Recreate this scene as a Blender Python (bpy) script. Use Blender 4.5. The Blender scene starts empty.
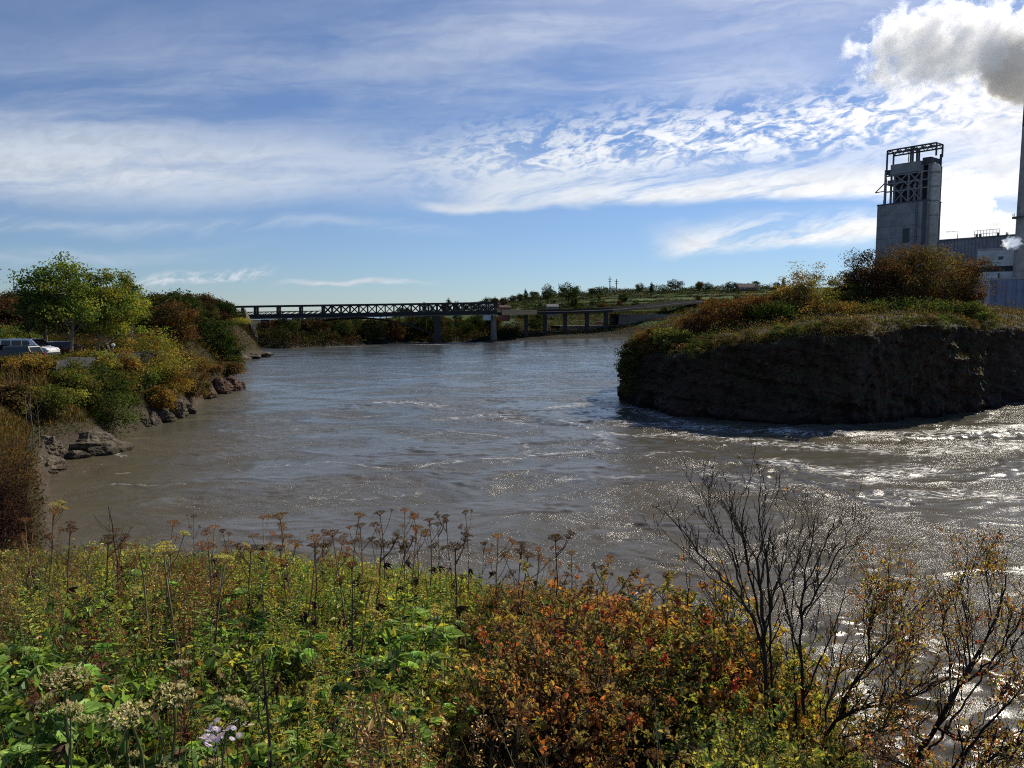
import bpy, math, random
import numpy as np
from mathutils import Vector

random.seed(7)
RNG = np.random.default_rng(11)
SC = bpy.context.scene
COL = SC.collection
W, H, F = 1024, 768, 769.0
HC = 12.0                                   # camera height above the river
PITCH = math.radians(5.13)
CP, SP = math.cos(PITCH), math.sin(PITCH)
SUN_AZ, SUN_EL = math.radians(43), math.radians(35)

# ------------------------------------------------------------------ survey: bearing (as seen in the photo) + distance -> place
def ray(px, py):
    a = (px - 512) / F; b = (384 - py) / F
    return np.array([a, CP + b * SP, -SP + b * CP])
def P(px, py, d):
    r = ray(px, py); r = r / r[1]
    return np.array([r[0] * d, d, HC + r[2] * d])
def shore(px, py):
    r = ray(px, py); t = -HC / r[2]
    return (r[0] * t, r[1] * t)
def proj(x, y, z):
    dz = z - HC
    f = y * CP - dz * SP; u = y * SP + dz * CP
    return 512 + F * x / f, 384 - F * u / f

# ------------------------------------------------------------------ numpy noise
_perm = RNG.permutation(512)
_perm = np.concatenate([_perm, _perm, _perm])
_grad = RNG.normal(size=(512, 3)); _grad /= np.linalg.norm(_grad, axis=1)[:, None]
def perlin(p):
    p = np.asarray(p, dtype=np.float64)
    i = np.floor(p).astype(np.int64); f = p - i
    i = i & 511
    w = f * f * f * (f * (f * 6 - 15) + 10)
    out = 0
    for dx in (0, 1):
        for dy in (0, 1):
            for dz in (0, 1):
                h = _perm[_perm[_perm[(i[..., 0] + dx) & 511] + ((i[..., 1] + dy) & 511)] % 512 + ((i[..., 2] + dz) & 511)] % 512
                g = _grad[h]
                v = g[..., 0] * (f[..., 0] - dx) + g[..., 1] * (f[..., 1] - dy) + g[..., 2] * (f[..., 2] - dz)
                wx = w[..., 0] if dx else 1 - w[..., 0]
                wy = w[..., 1] if dy else 1 - w[..., 1]
                wz = w[..., 2] if dz else 1 - w[..., 2]
                out = out + v * wx * wy * wz
    return out * 1.6
def fbm(p, octv=4, gain=0.5):
    p = np.asarray(p, dtype=np.float64); a = 1.0; s = 0; t = 0
    for k in range(octv):
        s = s + a * perlin(p * (2.03 ** k) + 17.3 * k); t += a; a *= gain
    return s / t
def fbm2(x, y, sc, octv=4, off=0.0, gain=0.5):
    return fbm(np.stack([x / sc, y / sc, np.full_like(x, off)], -1), octv, gain)
def sstep(a, b, x):
    t = np.clip((x - a) / (b - a), 0, 1); return t * t * (3 - 2 * t)

# ------------------------------------------------------------------ mesh accumulators
def norm(v):
    v = np.asarray(v, dtype=np.float64)
    return v / np.maximum(np.linalg.norm(v, axis=-1, keepdims=True), 1e-9)

class MB:
    def __init__(s):
        s.v = []; s.q = []; s.t = []; s.c = []; s.n = 0
    def add(s, v, q=None, t=None, c=(0.5, 0.5, 0.5)):
        v = np.asarray(v, dtype=np.float64).reshape(-1, 3)
        c = np.asarray(c, dtype=np.float64)
        if c.ndim == 1: c = np.tile(c, (len(v), 1))
        s.v.append(v); s.c.append(c)
        if q is not None and len(q): s.q.append(np.asarray(q).reshape(-1, 4) + s.n)
        if t is not None and len(t): s.t.append(np.asarray(t).reshape(-1, 3) + s.n)
        s.n += len(v); return s
    def box(s, x0, x1, y0, y1, z0, z1, c=(0.5, 0.5, 0.5)):
        v = [(x, y, z) for z in (z0, z1) for y in (y0, y1) for x in (x0, x1)]
        return s.add(v, [(0, 2, 3, 1), (4, 5, 7, 6), (0, 1, 5, 4), (2, 6, 7, 3), (0, 4, 6, 2), (1, 3, 7, 5)], c=c)
    def bar(s, a, b, w, h=None, c=(0.5, 0.5, 0.5)):
        a = np.array(a, float); b = np.array(b, float); h = w if h is None else h
        d = norm(b - a); up = np.array([0, 0, 1.0])
        if abs(d[2]) > 0.95: up = np.array([0, 1.0, 0])
        x = norm(np.cross(d, up)); y = np.cross(x, d)
        o = [(-1, -1), (1, -1), (1, 1), (-1, 1)]
        v = [p + x * i * w / 2 + y * j * h / 2 for p in (a, b) for i, j in o]
        return s.add(v, [(0, 1, 2, 3), (7, 6, 5, 4), (0, 4, 5, 1), (1, 5, 6, 2), (2, 6, 7, 3), (3, 7, 4, 0)], c=c)
    def tube(s, pts, rad, n=6, c=(0.3, 0.3, 0.3), cap=False):
        pts = np.asarray(pts, float); m = len(pts)
        rad = np.full(m, rad) if np.isscalar(rad) else np.asarray(rad, float)
        d = np.gradient(pts, axis=0); d = norm(d)
        ref = np.array([0.31, 0.2, 0.93]);
        if abs(np.dot(norm(ref), d[0])) > 0.95: ref = np.array([1.0, 0, 0])
        x = norm(np.cross(d, ref)); y = np.cross(d, x)
        a = np.arange(n) / n * 2 * math.pi
        v = pts[:, None, :] + rad[:, None, None] * (np.cos(a)[None, :, None] * x[:, None, :] + np.sin(a)[None, :, None] * y[:, None, :])
        q = []
        for i in range(m - 1):
            for j in range(n):
                k = (j + 1) % n
                q.append((i * n + j, i * n + k, (i + 1) * n + k, (i + 1) * n + j))
        base = v.reshape(-1, 3); t = []
        if cap:
            base = np.vstack([base, pts[:1], pts[-1:]])
            for j in range(n):
                k = (j + 1) % n
                t.append((m * n, k, j)); t.append((m * n + 1, (m - 1) * n + j, (m - 1) * n + k))
        cc = np.asarray(c, float)
        if cc.ndim == 2: cc = np.repeat(cc, n, axis=0)
        return s.add(base, q, t, cc)
    def leaf4(s, pos, ax, nr, L, Wd, col):
        pos = np.asarray(pos); n = len(pos); ax = norm(ax); sd = norm(np.cross(ax, nr)); up = np.cross(sd, ax)
        L = np.broadcast_to(L, n)[:, None]; Wd = np.broadcast_to(Wd, n)[:, None]
        v = np.stack([pos, pos + ax * L * .5 + sd * Wd * .5 + up * Wd * .12, pos + ax * L, pos + ax * L * .5 - sd * Wd * .5 + up * Wd * .12], 1)
        q = np.arange(n * 4).reshape(n, 4)
        return s.add(v.reshape(-1, 3), q, None, np.repeat(np.broadcast_to(col, (n, 3)), 4, axis=0))
    def leaf6(s, pos, ax, nr, L, Wd, col, droop=0.15, shape=(0.28, 0.66, 0.48, 0.36)):
        pos = np.asarray(pos); n = len(pos); ax = norm(ax); sd = norm(np.cross(ax, nr)); up = np.cross(sd, ax)
        L = np.broadcast_to(L, n)[:, None]; Wd = np.broadcast_to(Wd, n)[:, None]
        a1, a2, w1, w2 = shape
        dr = up * (-droop) * L
        v = np.stack([pos,
                      pos + ax * L * a1 + sd * Wd * w1 + up * Wd * .16,
                      pos + ax * L * a2 + sd * Wd * w2 + up * Wd * .14 + dr * .4,
                      pos + ax * L + dr,
                      pos + ax * L * a2 - sd * Wd * w2 + up * Wd * .14 + dr * .4,
                      pos + ax * L * a1 - sd * Wd * w1 + up * Wd * .16], 1)
        b = (np.arange(n) * 6)[:, None]
        q = np.concatenate([b + np.array([[0, 1, 2, 3]]), b + np.array([[0, 3, 4, 5]])], 0)
        return s.add(v.reshape(-1, 3), q, None, np.repeat(np.broadcast_to(col, (n, 3)), 6, axis=0))
    def mesh(s, name, mat, smooth=False):
        me = bpy.data.meshes.new(name)
        v = np.concatenate(s.v); c = np.concatenate(s.c)
        q = np.concatenate(s.q) if s.q else np.zeros((0, 4), int)
        t = np.concatenate(s.t) if s.t else np.zeros((0, 3), int)
        loops = np.concatenate([q.ravel(), t.ravel()]).astype(np.int32)
        starts = np.concatenate([np.arange(len(q)) * 4, len(q) * 4 + np.arange(len(t)) * 3]).astype(np.int32)
        me.vertices.add(len(v)); me.vertices.foreach_set('co', v.astype(np.float32).ravel())
        me.loops.add(len(loops)); me.loops.foreach_set('vertex_index', loops)
        me.polygons.add(len(starts)); me.polygons.foreach_set('loop_start', starts)
        ca = me.color_attributes.new('Col', 'FLOAT_COLOR', 'POINT')
        ca.data.foreach_set('color', np.concatenate([c, np.ones((len(c), 1))], 1).astype(np.float32).ravel())
        me.update(calc_edges=True); me.validate()
        me.polygons.foreach_set('use_smooth', np.full(len(starts), smooth))
        if mat: me.materials.append(mat)
        return me
    def build(s, name, mat, parent=None, smooth=False, label=None):
        o = bpy.data.objects.new(name, s.mesh(name, mat, smooth)); COL.objects.link(o)
        if parent: o.parent = parent
        if label: o['label'] = label
        return o

def tag(o, label=None, cat=None, group=None, kind=None):
    if label: o['label'] = label
    if cat: o['category'] = cat
    if group: o['group'] = group
    if kind: o['kind'] = kind
    return o
def empty(name, label, cat, group=None, loc=(0, 0, 0), rz=0):
    o = bpy.data.objects.new(name, None); COL.objects.link(o)
    o.empty_display_size = 0.2
    o.location = loc; o.rotation_euler = (0, 0, rz)
    return tag(o, label, cat, group)
_used = set()
def place(root, loc, rz=0.0, sc=1.0, label=None, group=None, tilt=(0, 0)):
    """the first placing moves the thing itself, later ones copy it and its parts"""
    if root.name in _used:
        kids = list(root.children)
        r = root.copy(); COL.objects.link(r)
        for ch in kids:
            c = ch.copy(); COL.objects.link(c); c.parent = r
            for g in list(ch.children):
                d = g.copy(); COL.objects.link(d); d.parent = c
    else:
        r = root; _used.add(root.name)
    r.location = loc; r.rotation_euler = (tilt[0], tilt[1], rz)
    r.scale = (sc, sc, sc) if np.isscalar(sc) else sc
    if label: r['label'] = label
    if group: r['group'] = group
    elif 'group' in r and group == '': del r['group']
    return r

# ------------------------------------------------------------------ materials
def newmat(name):
    m = bpy.data.materials.new(name); m.use_nodes = True
    nt = m.node_tree; nt.nodes.clear()
    out = nt.nodes.new('ShaderNodeOutputMaterial')
    return m, nt, out
class NB:
    """short node-expression builder"""
    def __init__(s, nt): s.nt = nt
    def node(s, t, **k):
        n = s.nt.nodes.new(t)
        for a, b in k.items(): setattr(n, a, b)
        return n
    def put(s, sock, v):
        if isinstance(v, bpy.types.NodeSocket): s.nt.links.new(v, sock)
        elif v is not None: sock.default_value = v
    def m(s, op, a, b=None, c=None, clamp=False):
        n = s.node('ShaderNodeMath', operation=op, use_clamp=clamp)
        s.put(n.inputs[0], a); s.put(n.inputs[1], b); s.put(n.inputs[2], c)
        return n.outputs[0]
    def v(s, op, a, b=None):
        n = s.node('ShaderNodeVectorMath', operation=op)
        s.put(n.inputs[0], a)
        if op == 'SCALE': s.put(n.inputs['Scale'], b)
        else: s.put(n.inputs[1], b)
        return n.outputs['Value'] if op in ('DOT_PRODUCT', 'LENGTH') else n.outputs[0]
    def xyz(s, x, y, z=0.0):
        n = s.node('ShaderNodeCombineXYZ'); s.put(n.inputs[0], x); s.put(n.inputs[1], y); s.put(n.inputs[2], z); return n.outputs[0]
    def sep(s, v):
        n = s.node('ShaderNodeSeparateXYZ'); s.put(n.inputs[0], v); return n.outputs
    def noise(s, vec, scale, detail=4, rough=0.55, dist=0.0, col=False):
        n = s.node('ShaderNodeTexNoise'); s.put(n.inputs['Vector'], vec)
        n.inputs['Scale'].default_value = scale; n.inputs['Detail'].default_value = detail
        n.inputs['Roughness'].default_value = rough; n.inputs['Distortion'].default_value = dist
        return n.outputs['Color' if col else 'Fac']
    def ss(s, x, a, b, lo=0.0, hi=1.0):
        n = s.node('ShaderNodeMapRange', interpolation_type='SMOOTHSTEP')
        s.put(n.inputs[0], x); s.put(n.inputs[1], a); s.put(n.inputs[2], b); s.put(n.inputs[3], lo); s.put(n.inputs[4], hi)
        return n.outputs[0]
    def mix(s, f, a, b, mode='MIX'):
        n = s.node('ShaderNodeMix', data_type='RGBA', blend_type=mode)
        s.put(n.inputs[0], f)
        for sock, val in ((n.inputs[6], a), (n.inputs[7], b)):
            if isinstance(val, (tuple, list)) and len(val) == 3: val = (*val, 1)
            s.put(sock, val)
        return n.outputs[2]
    def attr(s, name='Col'):
        n = s.node('ShaderNodeAttribute'); n.attribute_name = name; return n
    def link(s, a, b): s.nt.links.new(a, b)

def mat_leaf(name, trans=0.4, gloss=0.05, var=0.35, gain=1.0):
    m, nt, out = newmat(name); b = NB(nt)
    col = b.attr().outputs['Color']
    oi = b.node('ShaderNodeObjectInfo')
    k = b.m('MULTIPLY_ADD', oi.outputs['Random'], var, 1 - var / 2)
    hs = b.node('ShaderNodeHueSaturation'); b.put(hs.inputs['Color'], col)
    b.put(hs.inputs['Value'], b.m('MULTIPLY', k, gain))
    b.put(hs.inputs['Hue'], b.m('MULTIPLY_ADD', b.m('FRACT', b.m('MULTIPLY', oi.outputs['Random'], 7.31)), 0.03, 0.485))
    c = hs.outputs[0]
    d = b.node('ShaderNodeBsdfDiffuse'); b.put(d.inputs['Color'], c)
    t = b.node('ShaderNodeBsdfTranslucent'); b.put(t.inputs['Color'], b.mix(1.0, c, (1.25, 1.15, 0.6), 'MULTIPLY'))
    mx = b.node('ShaderNodeMixShader'); mx.inputs[0].default_value = trans
    b.link(d.outputs[0], mx.inputs[1]); b.link(t.outputs[0], mx.inputs[2])
    g = b.node('ShaderNodeBsdfGlossy'); g.inputs['Roughness'].default_value = 0.42
    g.inputs['Color'].default_value = (0.8, 0.85, 0.9, 1)
    m2 = b.node('ShaderNodeMixShader'); m2.inputs[0].default_value = gloss
    b.link(mx.outputs[0], m2.inputs[1]); b.link(g.outputs[0], m2.inputs[2])
    b.link(m2.outputs[0], out.inputs[0]); return m

def mat_attr(name, rough=0.85, nscale=6.0, amt=0.5, bump=0.0, metal=0.0, obj=True):
    """vertex colour broken up by grime noise"""
    m, nt, out = newmat(name); b = NB(nt)
    tc = b.node('ShaderNodeTexCoord'); co = tc.outputs['Object']
    n1 = b.noise(co, nscale, 6, 0.6); n2 = b.noise(co, nscale * 0.17, 4, 0.6)
    f = b.m('MULTIPLY', b.ss(n1, 0.25, 0.75, 1 - amt, 1 + amt * .6), b.ss(n2, 0.25, 0.75, 1 - amt * .6, 1 + amt * .4))
    col = b.v('SCALE', b.attr().outputs['Color'], f)
    p = b.node('ShaderNodeBsdfPrincipled'); b.put(p.inputs['Base Color'], col)
    p.inputs['Roughness'].default_value = rough; p.inputs['Metallic'].default_value = metal
    p.inputs['Specular IOR Level'].default_value = 0.3
    if bump:
        bn = b.node('ShaderNodeBump'); bn.inputs['Strength'].default_value = bump; bn.inputs['Distance'].default_value = 0.05
        b.put(bn.inputs['Height'], n1); b.link(bn.outputs[0], p.inputs['Normal'])
    b.link(p.outputs[0], out.inputs[0]); return m

def mat_rock(name, c1, c2, c3, scale=0.6, wet=True, grassy=None):
    m, nt, out = newmat(name); b = NB(nt)
    g = b.node('ShaderNodeNewGeometry'); co = g.outputs['Position']
    n1 = b.noise(co, scale, 8, 0.65, 0.4); n2 = b.noise(co, scale * 5, 8, 0.7)
    vo = b.node('ShaderNodeTexVoronoi', feature='DISTANCE_TO_EDGE'); vo.inputs['Scale'].default_value = scale * 1.7
    b.put(vo.inputs['Vector'], b.v('ADD', co, b.v('SCALE', b.noise(co, scale * 2, 4, col=True), 1.2 / scale * .5)))
    crack = b.ss(vo.outputs['Distance'], 0.0, 0.06)
    px_, py_, pz_ = b.sep(co)
    strata = b.noise(b.xyz(b.m('MULTIPLY', px_, 0.10), b.m('MULTIPLY', py_, 0.10), b.m('ADD', pz_, b.m('MULTIPLY', px_, 0.22))), scale * 3.2, 5, 0.7, 0.6)
    col = b.mix(b.ss(n1, 0.35, 0.65), c1, c2)
    col = b.mix(b.ss(n2, 0.5, 0.75), col, c3)
    col = b.v('SCALE', col, b.ss(strata, 0.32, 0.68, 0.55, 1.35))
    col = b.mix(crack, b.mix(1.0, col, (0.5, 0.48, 0.46), 'MULTIPLY'), col)
    z = b.sep(co)[2]
    if wet: col = b.mix(b.ss(b.m('ADD', z, b.m('MULTIPLY', n1, 0.8)), 0.6, 1.3), b.mix(1.0, col, (0.35, 0.33, 0.3), 'MULTIPLY'), col)
    if grassy:
        nz = b.sep(g.outputs['Normal'])[2]
        gm = b.ss(b.m('ADD', nz, b.m('MULTIPLY_ADD', n1, 0.5, -0.25)), grassy[0], grassy[1])
        gcol = b.mix(b.ss(b.noise(co, 0.25, 5), 0.4, 0.6), grassy[2], grassy[3])
        gcol = b.mix(b.ss(b.noise(co, 3.0, 5), 0.45, 0.65), gcol, grassy[4])
        col = b.mix(b.m('MULTIPLY', gm, b.ss(z, 1.0, 2.2)), col, gcol)
    p = b.node('ShaderNodeBsdfPrincipled'); b.put(p.inputs['Base Color'], col); p.inputs['Roughness'].default_value = 0.85
    p.inputs['Specular IOR Level'].default_value = 0.25
    bn = b.node('ShaderNodeBump'); bn.inputs['Strength'].default_value = 0.8; bn.inputs['Distance'].default_value = 0.25 / scale * .5
    b.put(bn.inputs['Height'], b.m('ADD', b.m('MULTIPLY', n2, 0.6), b.m('MULTIPLY', crack, 0.25)))
    b.link(bn.outputs[0], p.inputs['Normal']); b.link(p.outputs[0], out.inputs[0]); return m

LEAF = mat_leaf('leaf', 0.5, 0.012, 0.35, 3.7)
LEAF_MID = mat_leaf('bank_leaf', 0.42, 0.0, 0.35, 2.3)
LEAF_FAR = mat_leaf('far_leaf', 0.28, 0.0, 0.5, 1.45)
STEM = mat_attr('stem', 0.8, 30, 0.4)
BARK = mat_attr('bark', 0.9, 14, 0.5)
FLOWER = mat_leaf('seed_head', 0.4, 0.0, 0.3, 1.9)
STEEL = mat_attr('painted_steel', 0.6, 1.2, 0.25)
CONC = mat_attr('concrete', 0.9, 0.6, 0.25)
SHEET = mat_attr('sheet_cladding', 0.6, 0.35, 0.26)
PAINT = mat_attr('car_paint', 0.22, 3.0, 0.05)
GLASS = mat_attr('dark_glass', 0.06, 1.0, 0.1)
RUBBER = mat_attr('rubber', 0.8, 5.0, 0.2)
BLADE = mat_leaf('grass_blade', 0.4, 0.0, 0.3, 1.0)
ROCK = mat_rock('shore_rock', (0.095, 0.074, 0.050), (0.165, 0.135, 0.095), (0.25, 0.215, 0.16), 1.1)
ROCK_RED = mat_rock('red_shore_rock', (0.10, 0.055, 0.038), (0.15, 0.088, 0.06), (0.20, 0.14, 0.10), 0.9)
ISLE = mat_rock('island_rock', (0.026, 0.017, 0.013), (0.048, 0.031, 0.024), (0.10, 0.07, 0.054), 0.35, True,
                (0.30, 0.55, (0.028, 0.026, 0.011), (0.06, 0.046, 0.02), (0.02, 0.022, 0.009)))
SOIL = mat_rock('bank_soil', (0.05, 0.038, 0.024), (0.035, 0.035, 0.016), (0.075, 0.055, 0.032), 0.8, True,
                (0.35, 0.7, (0.035, 0.035, 0.014), (0.055, 0.045, 0.02), (0.03, 0.025, 0.012)))

# ------------------------------------------------------------------ the lie of the land
LAND = [(60, -60), (17, -10), (18, 0), (15, 8.5), (10, 17), (5, 22.5), (-4, 25.5), (-14, 28.5), (-21, 35), (-27, 45), (-33, 54), (-36, 59.5)]
LAND += [(-38, 63), (-37, 69), (-39.5, 75)]
LAND += [shore(p, q) for p, q in ((128, 432), (160, 424), (192, 413), (205, 399), (240, 387), (232, 378), (214, 368), (240, 361), (266, 356), (252, 350), (258, 348))]
LAND += [shore(p, q) for p, q in ((290, 348.5), (350, 345.5), (400, 343), (430, 342), (445, 343), (500, 340.5), (560, 339), (620, 337), (690, 335), (760, 334))]
LAND += [(260, 520), (420, 470), (900, 470), (6000, 400), (6000, 7000), (-6000, 7000), (-6000, -60)]
MILL = [(122, 235), (112, 300), (150, 480), (900, 480), (900, 140), (230, 150)]
def signed(x, y, poly):
    pts = np.array(poly, float); best = np.full(x.shape, 1e18); inside = np.zeros(x.shape, bool)
    for i in range(len(pts)):
        a = pts[i]; c = pts[(i + 1) % len(pts)]; e = c - a; L2 = max(e @ e, 1e-9)
        t = np.clip(((x - a[0]) * e[0] + (y - a[1]) * e[1]) / L2, 0, 1)
        dx = x - a[0] - t * e[0]; dy = y - a[1] - t * e[1]
        best = np.minimum(best, dx * dx + dy * dy)
        cond = (a[1] > y) != (c[1] > y)
        with np.errstate(divide='ignore', invalid='ignore'):
            xi = a[0] + (y - a[1]) / (e[1] if e[1] != 0 else 1e-9) * e[0]
        inside ^= cond & (x < xi)
    d = np.sqrt(best)
    return np.where(inside, d, -d)
def terrain(x, y):
    x = np.asarray(x, float); y = np.asarray(y, float)
    shp = x.shape; x = x.ravel(); y = y.ravel()
    S = np.maximum(signed(x, y, LAND), -1e9)
    SM = signed(x, y, MILL)
    yy = np.maximum(y, 0.5)
    px = 512 + F * x / np.maximum(yy, 1)
    near = np.interp(y, [-30, 0, 12, 30, 60, 75, 110, 130, 180, 255, 270], [12, 10.3, 7.66, 6.2, 6.3, 7.6, 7.8, 8.5, 11.0, 11.5, 9])
    slope = np.interp(y, [0, 25, 40, 60, 110, 150, 200, 260], [0.78, 0.72, 0.7, 1.2, 1.2, 1.1, 1.3, 1.3])
    step = np.interp(y, [0, 30, 45, 120, 150], [0.0, 0.2, 0.7, 0.7, 0.4])
    # far bank: low shelf, then the terraced hill on the right
    ridge = np.interp(px, [-400, 250, 380, 430, 480, 530, 600, 680, 740, 850, 1000, 1400], [10, 5, 8, 15, 19, 26, 31, 33.5, 34.5, 36, 36, 36])
    tt = np.clip((y - 430) / 230, 0, 1.0)
    tt = tt + 0.012 * np.sin(tt * 46 + 0.01 * x) - 0.0
    far = 3.2 + (ridge - 3.2) * np.clip(tt, 0, 1) ** 0.9
    far = far - np.clip(y - 720, 0, 6000) * 0.004
    wf = sstep(262, 285, y)
    top = near * (1 - wf) + far * wf
    sl = slope * (1 - wf) + 0.5 * wf
    zz = S * sl + step * sstep(0, 0.8, S)
    k = 1.2
    hgt = -k * np.logaddexp(-top / k, -zz / k)
    hgt = np.where(S > -6, hgt, S * 0.5)
    hgt = np.maximum(np.where(S < 0, S * 0.6, hgt), -4)
    mill = np.minimum(11.0, SM * 0.6); hgt = np.where(SM > 0, np.maximum(hgt, mill), hgt)
    nz = fbm2(x, y, 7.0, 4) * 0.5 * np.clip(S, 0, 6) / 6 * np.clip(y / 20, 0.25, 1.6)
    hgt = hgt + nz + fbm2(x, y, 1.6, 3, 3.1) * 0.10 * np.clip(S, 0, 2) / 2
    return hgt.reshape(shp)
def ground(x, y):
    return float(terrain(np.array([x]), np.array([y]))[0])

def polar_grid(r0, r1, nr, half_deg, na, r=None):
    r = np.geomspace(r0, r1, nr) if r is None else r; nr = len(r); a = np.radians(np.linspace(-half_deg, half_deg, na))
    R, A = np.meshgrid(r, a, indexing='ij')
    x = R * np.sin(A); y = R * np.cos(A)
    idx = np.arange(nr * na).reshape(nr, na)
    q = np.stack([idx[:-1, :-1], idx[:-1, 1:], idx[1:, 1:], idx[1:, :-1]], -1).reshape(-1, 4)
    return x, y, q[:, ::-1]

def build_ground():
    x, y, q = polar_grid(1.2, 6000, 460, 75, 620)
    z = terrain(x, y)
    mb = MB().add(np.stack([x, y, z], -1).reshape(-1, 3), q)
    # material: near bank soil, hill turf
    m, nt, out = newmat('ground_cover'); b = NB(nt)
    g = b.node('ShaderNodeNewGeometry'); co = g.outputs['Position']; sx, sy, sz = b.sep(co)
    nz = b.sep(g.outputs['Normal'])[2]
    n1 = b.noise(co, 0.9, 7, 0.65); n2 = b.noise(co, 6.0, 6, 0.65); n3 = b.noise(co, 0.11, 5, 0.6)
    near = b.mix(b.ss(n1, 0.35, 0.65), (0.045, 0.034, 0.02), (0.035, 0.04, 0.015))
    near = b.mix(b.ss(n2, 0.5, 0.75), near, (0.095, 0.07, 0.04))
    rock = b.mix(b.ss(n2, 0.4, 0.7), (0.05, 0.04, 0.03), (0.12, 0.095, 0.07))
    near = b.mix(b.m('MULTIPLY', b.ss(nz, 0.55, 0.85, 1, 0), b.ss(sz, 1.2, 2.4, 1, 0.12)), near, rock)
    st = b.noise(b.xyz(b.m('MULTIPLY', sx, 0.012), b.m('MULTIPLY', sy, 0.06), b.m('MULTIPLY', sz, 0.45)), 1.0, 5, 0.6)
    hill = b.mix(b.ss(st, 0.38, 0.6), (0.035, 0.052, 0.016), (0.082, 0.135, 0.034))
    hill = b.mix(b.ss(b.noise(b.xyz(b.m('MULTIPLY', sx, 0.02), b.m('MULTIPLY', sy, 0.05), b.m('MULTIPLY', sz, 0.9)), 1.0, 4), 0.6, 0.68), hill, (0.10, 0.095, 0.05))
    hill = b.mix(b.ss(sz, 4.0, 7.0), b.mix(b.ss(n3, 0.4, 0.65), (0.012, 0.013, 0.007), (0.035, 0.03, 0.018)), hill)
    col = b.mix(b.ss(sy, 275, 300), near, hill)
    p = b.node('ShaderNodeBsdfPrincipled'); b.put(p.inputs['Base Color'], col); p.inputs['Roughness'].default_value = 0.95
    p.inputs['Specular IOR Level'].default_value = 0.1
    bn = b.node('ShaderNodeBump'); bn.inputs['Strength'].default_value = 0.8; bn.inputs['Distance'].default_value = 0.12
    b.put(bn.inputs['Height'], n2); b.link(bn.outputs[0], p.inputs['Normal']); b.link(p.outputs[0], out.inputs[0])
    o = mb.build('ground', m, smooth=True); tag(o, kind='structure')
build_ground()

# ------------------------------------------------------------------ island outline (needed by the water too)
ISL = [shore(p, q) for p, q in ((623, 396), (632, 404), (655, 411), (690, 417), (740, 421.5), (800, 424), (860, 424), (910, 420), (960, 412), (1000, 405), (1026, 399), (1070, 389))]
ISL += [(88, 132), (86, 148), (72, 158), (55, 160), (40, 152), (27, 138), (19, 122)]
ISL = np.array(ISL)
ISC = np.array([46.0, 118.0])

# ------------------------------------------------------------------ water
def strokes_mask(x, y, strokes):
    m = np.zeros_like(x)
    for pts, wd, k in strokes:
        w = np.array([shore(*p) for p in pts])
        best = np.full(x.shape, 1e18)
        for a, c in zip(w[:-1], w[1:]):
            e = c - a; L2 = e @ e
            t = np.clip(((x - a[0]) * e[0] + (y - a[1]) * e[1]) / L2, 0, 1)
            best = np.minimum(best, (x - a[0] - t * e[0]) ** 2 + (y - a[1] - t * e[1]) ** 2)
        m = np.maximum(m, k * np.exp(-best / (wd * wd)))
    return m
FOAM = [(((628, 424), (700, 428), (780, 432), (900, 436), (1024, 428), (1080, 424)), 2.2, 1.0),
        (((690, 436), (800, 446), (900, 452), (1024, 446)), 2.2, 0.8),
        (((555, 408), (600, 402), (640, 411), (690, 425)), 1.6, 0.85),
        (((600, 434), (650, 436), (700, 434)), 1.2, 0.9),
        (((780, 462), (860, 478), (920, 470)), 2.0, 0.8), (((700, 470), (760, 486), (830, 484)), 1.5, 0.5),
        (((880, 500), (960, 492), (1024, 500)), 1.6, 0.55), (((840, 520), (900, 514)), 0.9, 0.5),
        (((380, 402), (412, 403), (440, 406)), 1.1, 1.0), (((440, 420), (500, 414), (520, 424)), 1.2, 0.55),
        (((425, 466), (470, 460), (520, 458)), 0.5, 0.95), (((520, 456), (580, 452), (620, 448)), 0.5, 0.8), (((640, 455), (690, 452)), 0.6, 0.6),
        (((112, 484), (150, 486), (185, 484)), 0.3, 0.4), (((118, 474), (128, 473)), 0.25, 0.7), (((115, 453), (124, 456)), 0.35, 1.0), (((135, 439), (148, 438)), 0.25, 0.7),
        (((300, 498), (360, 500), (420, 494)), 0.3, 0.5), (((390, 344), (435, 344.5), (470, 343)), 4.0, 1.0), (((330, 347), (375, 346)), 3.0, 0.6),
        (((255, 362), (300, 360)), 1.2, 0.4), (((560, 480), (640, 476)), 0.5, 0.5), (((850, 752), (930, 738), (1000, 752)), .5, .3), (((400, 440), (450, 431), (505, 437), (535, 449), (505, 462)), .5, .5), (((300, 410), (350, 418), (400, 414)), .5, .45), (((560, 420), (600, 432), (610, 446)), .7, .6), (((220, 430), (290, 440), (350, 434)), .35, .4), (((900, 640), (960, 650)), .5, .3), (((240, 470), (330, 462), (400, 470)), 0.4, 0.45)]
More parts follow.
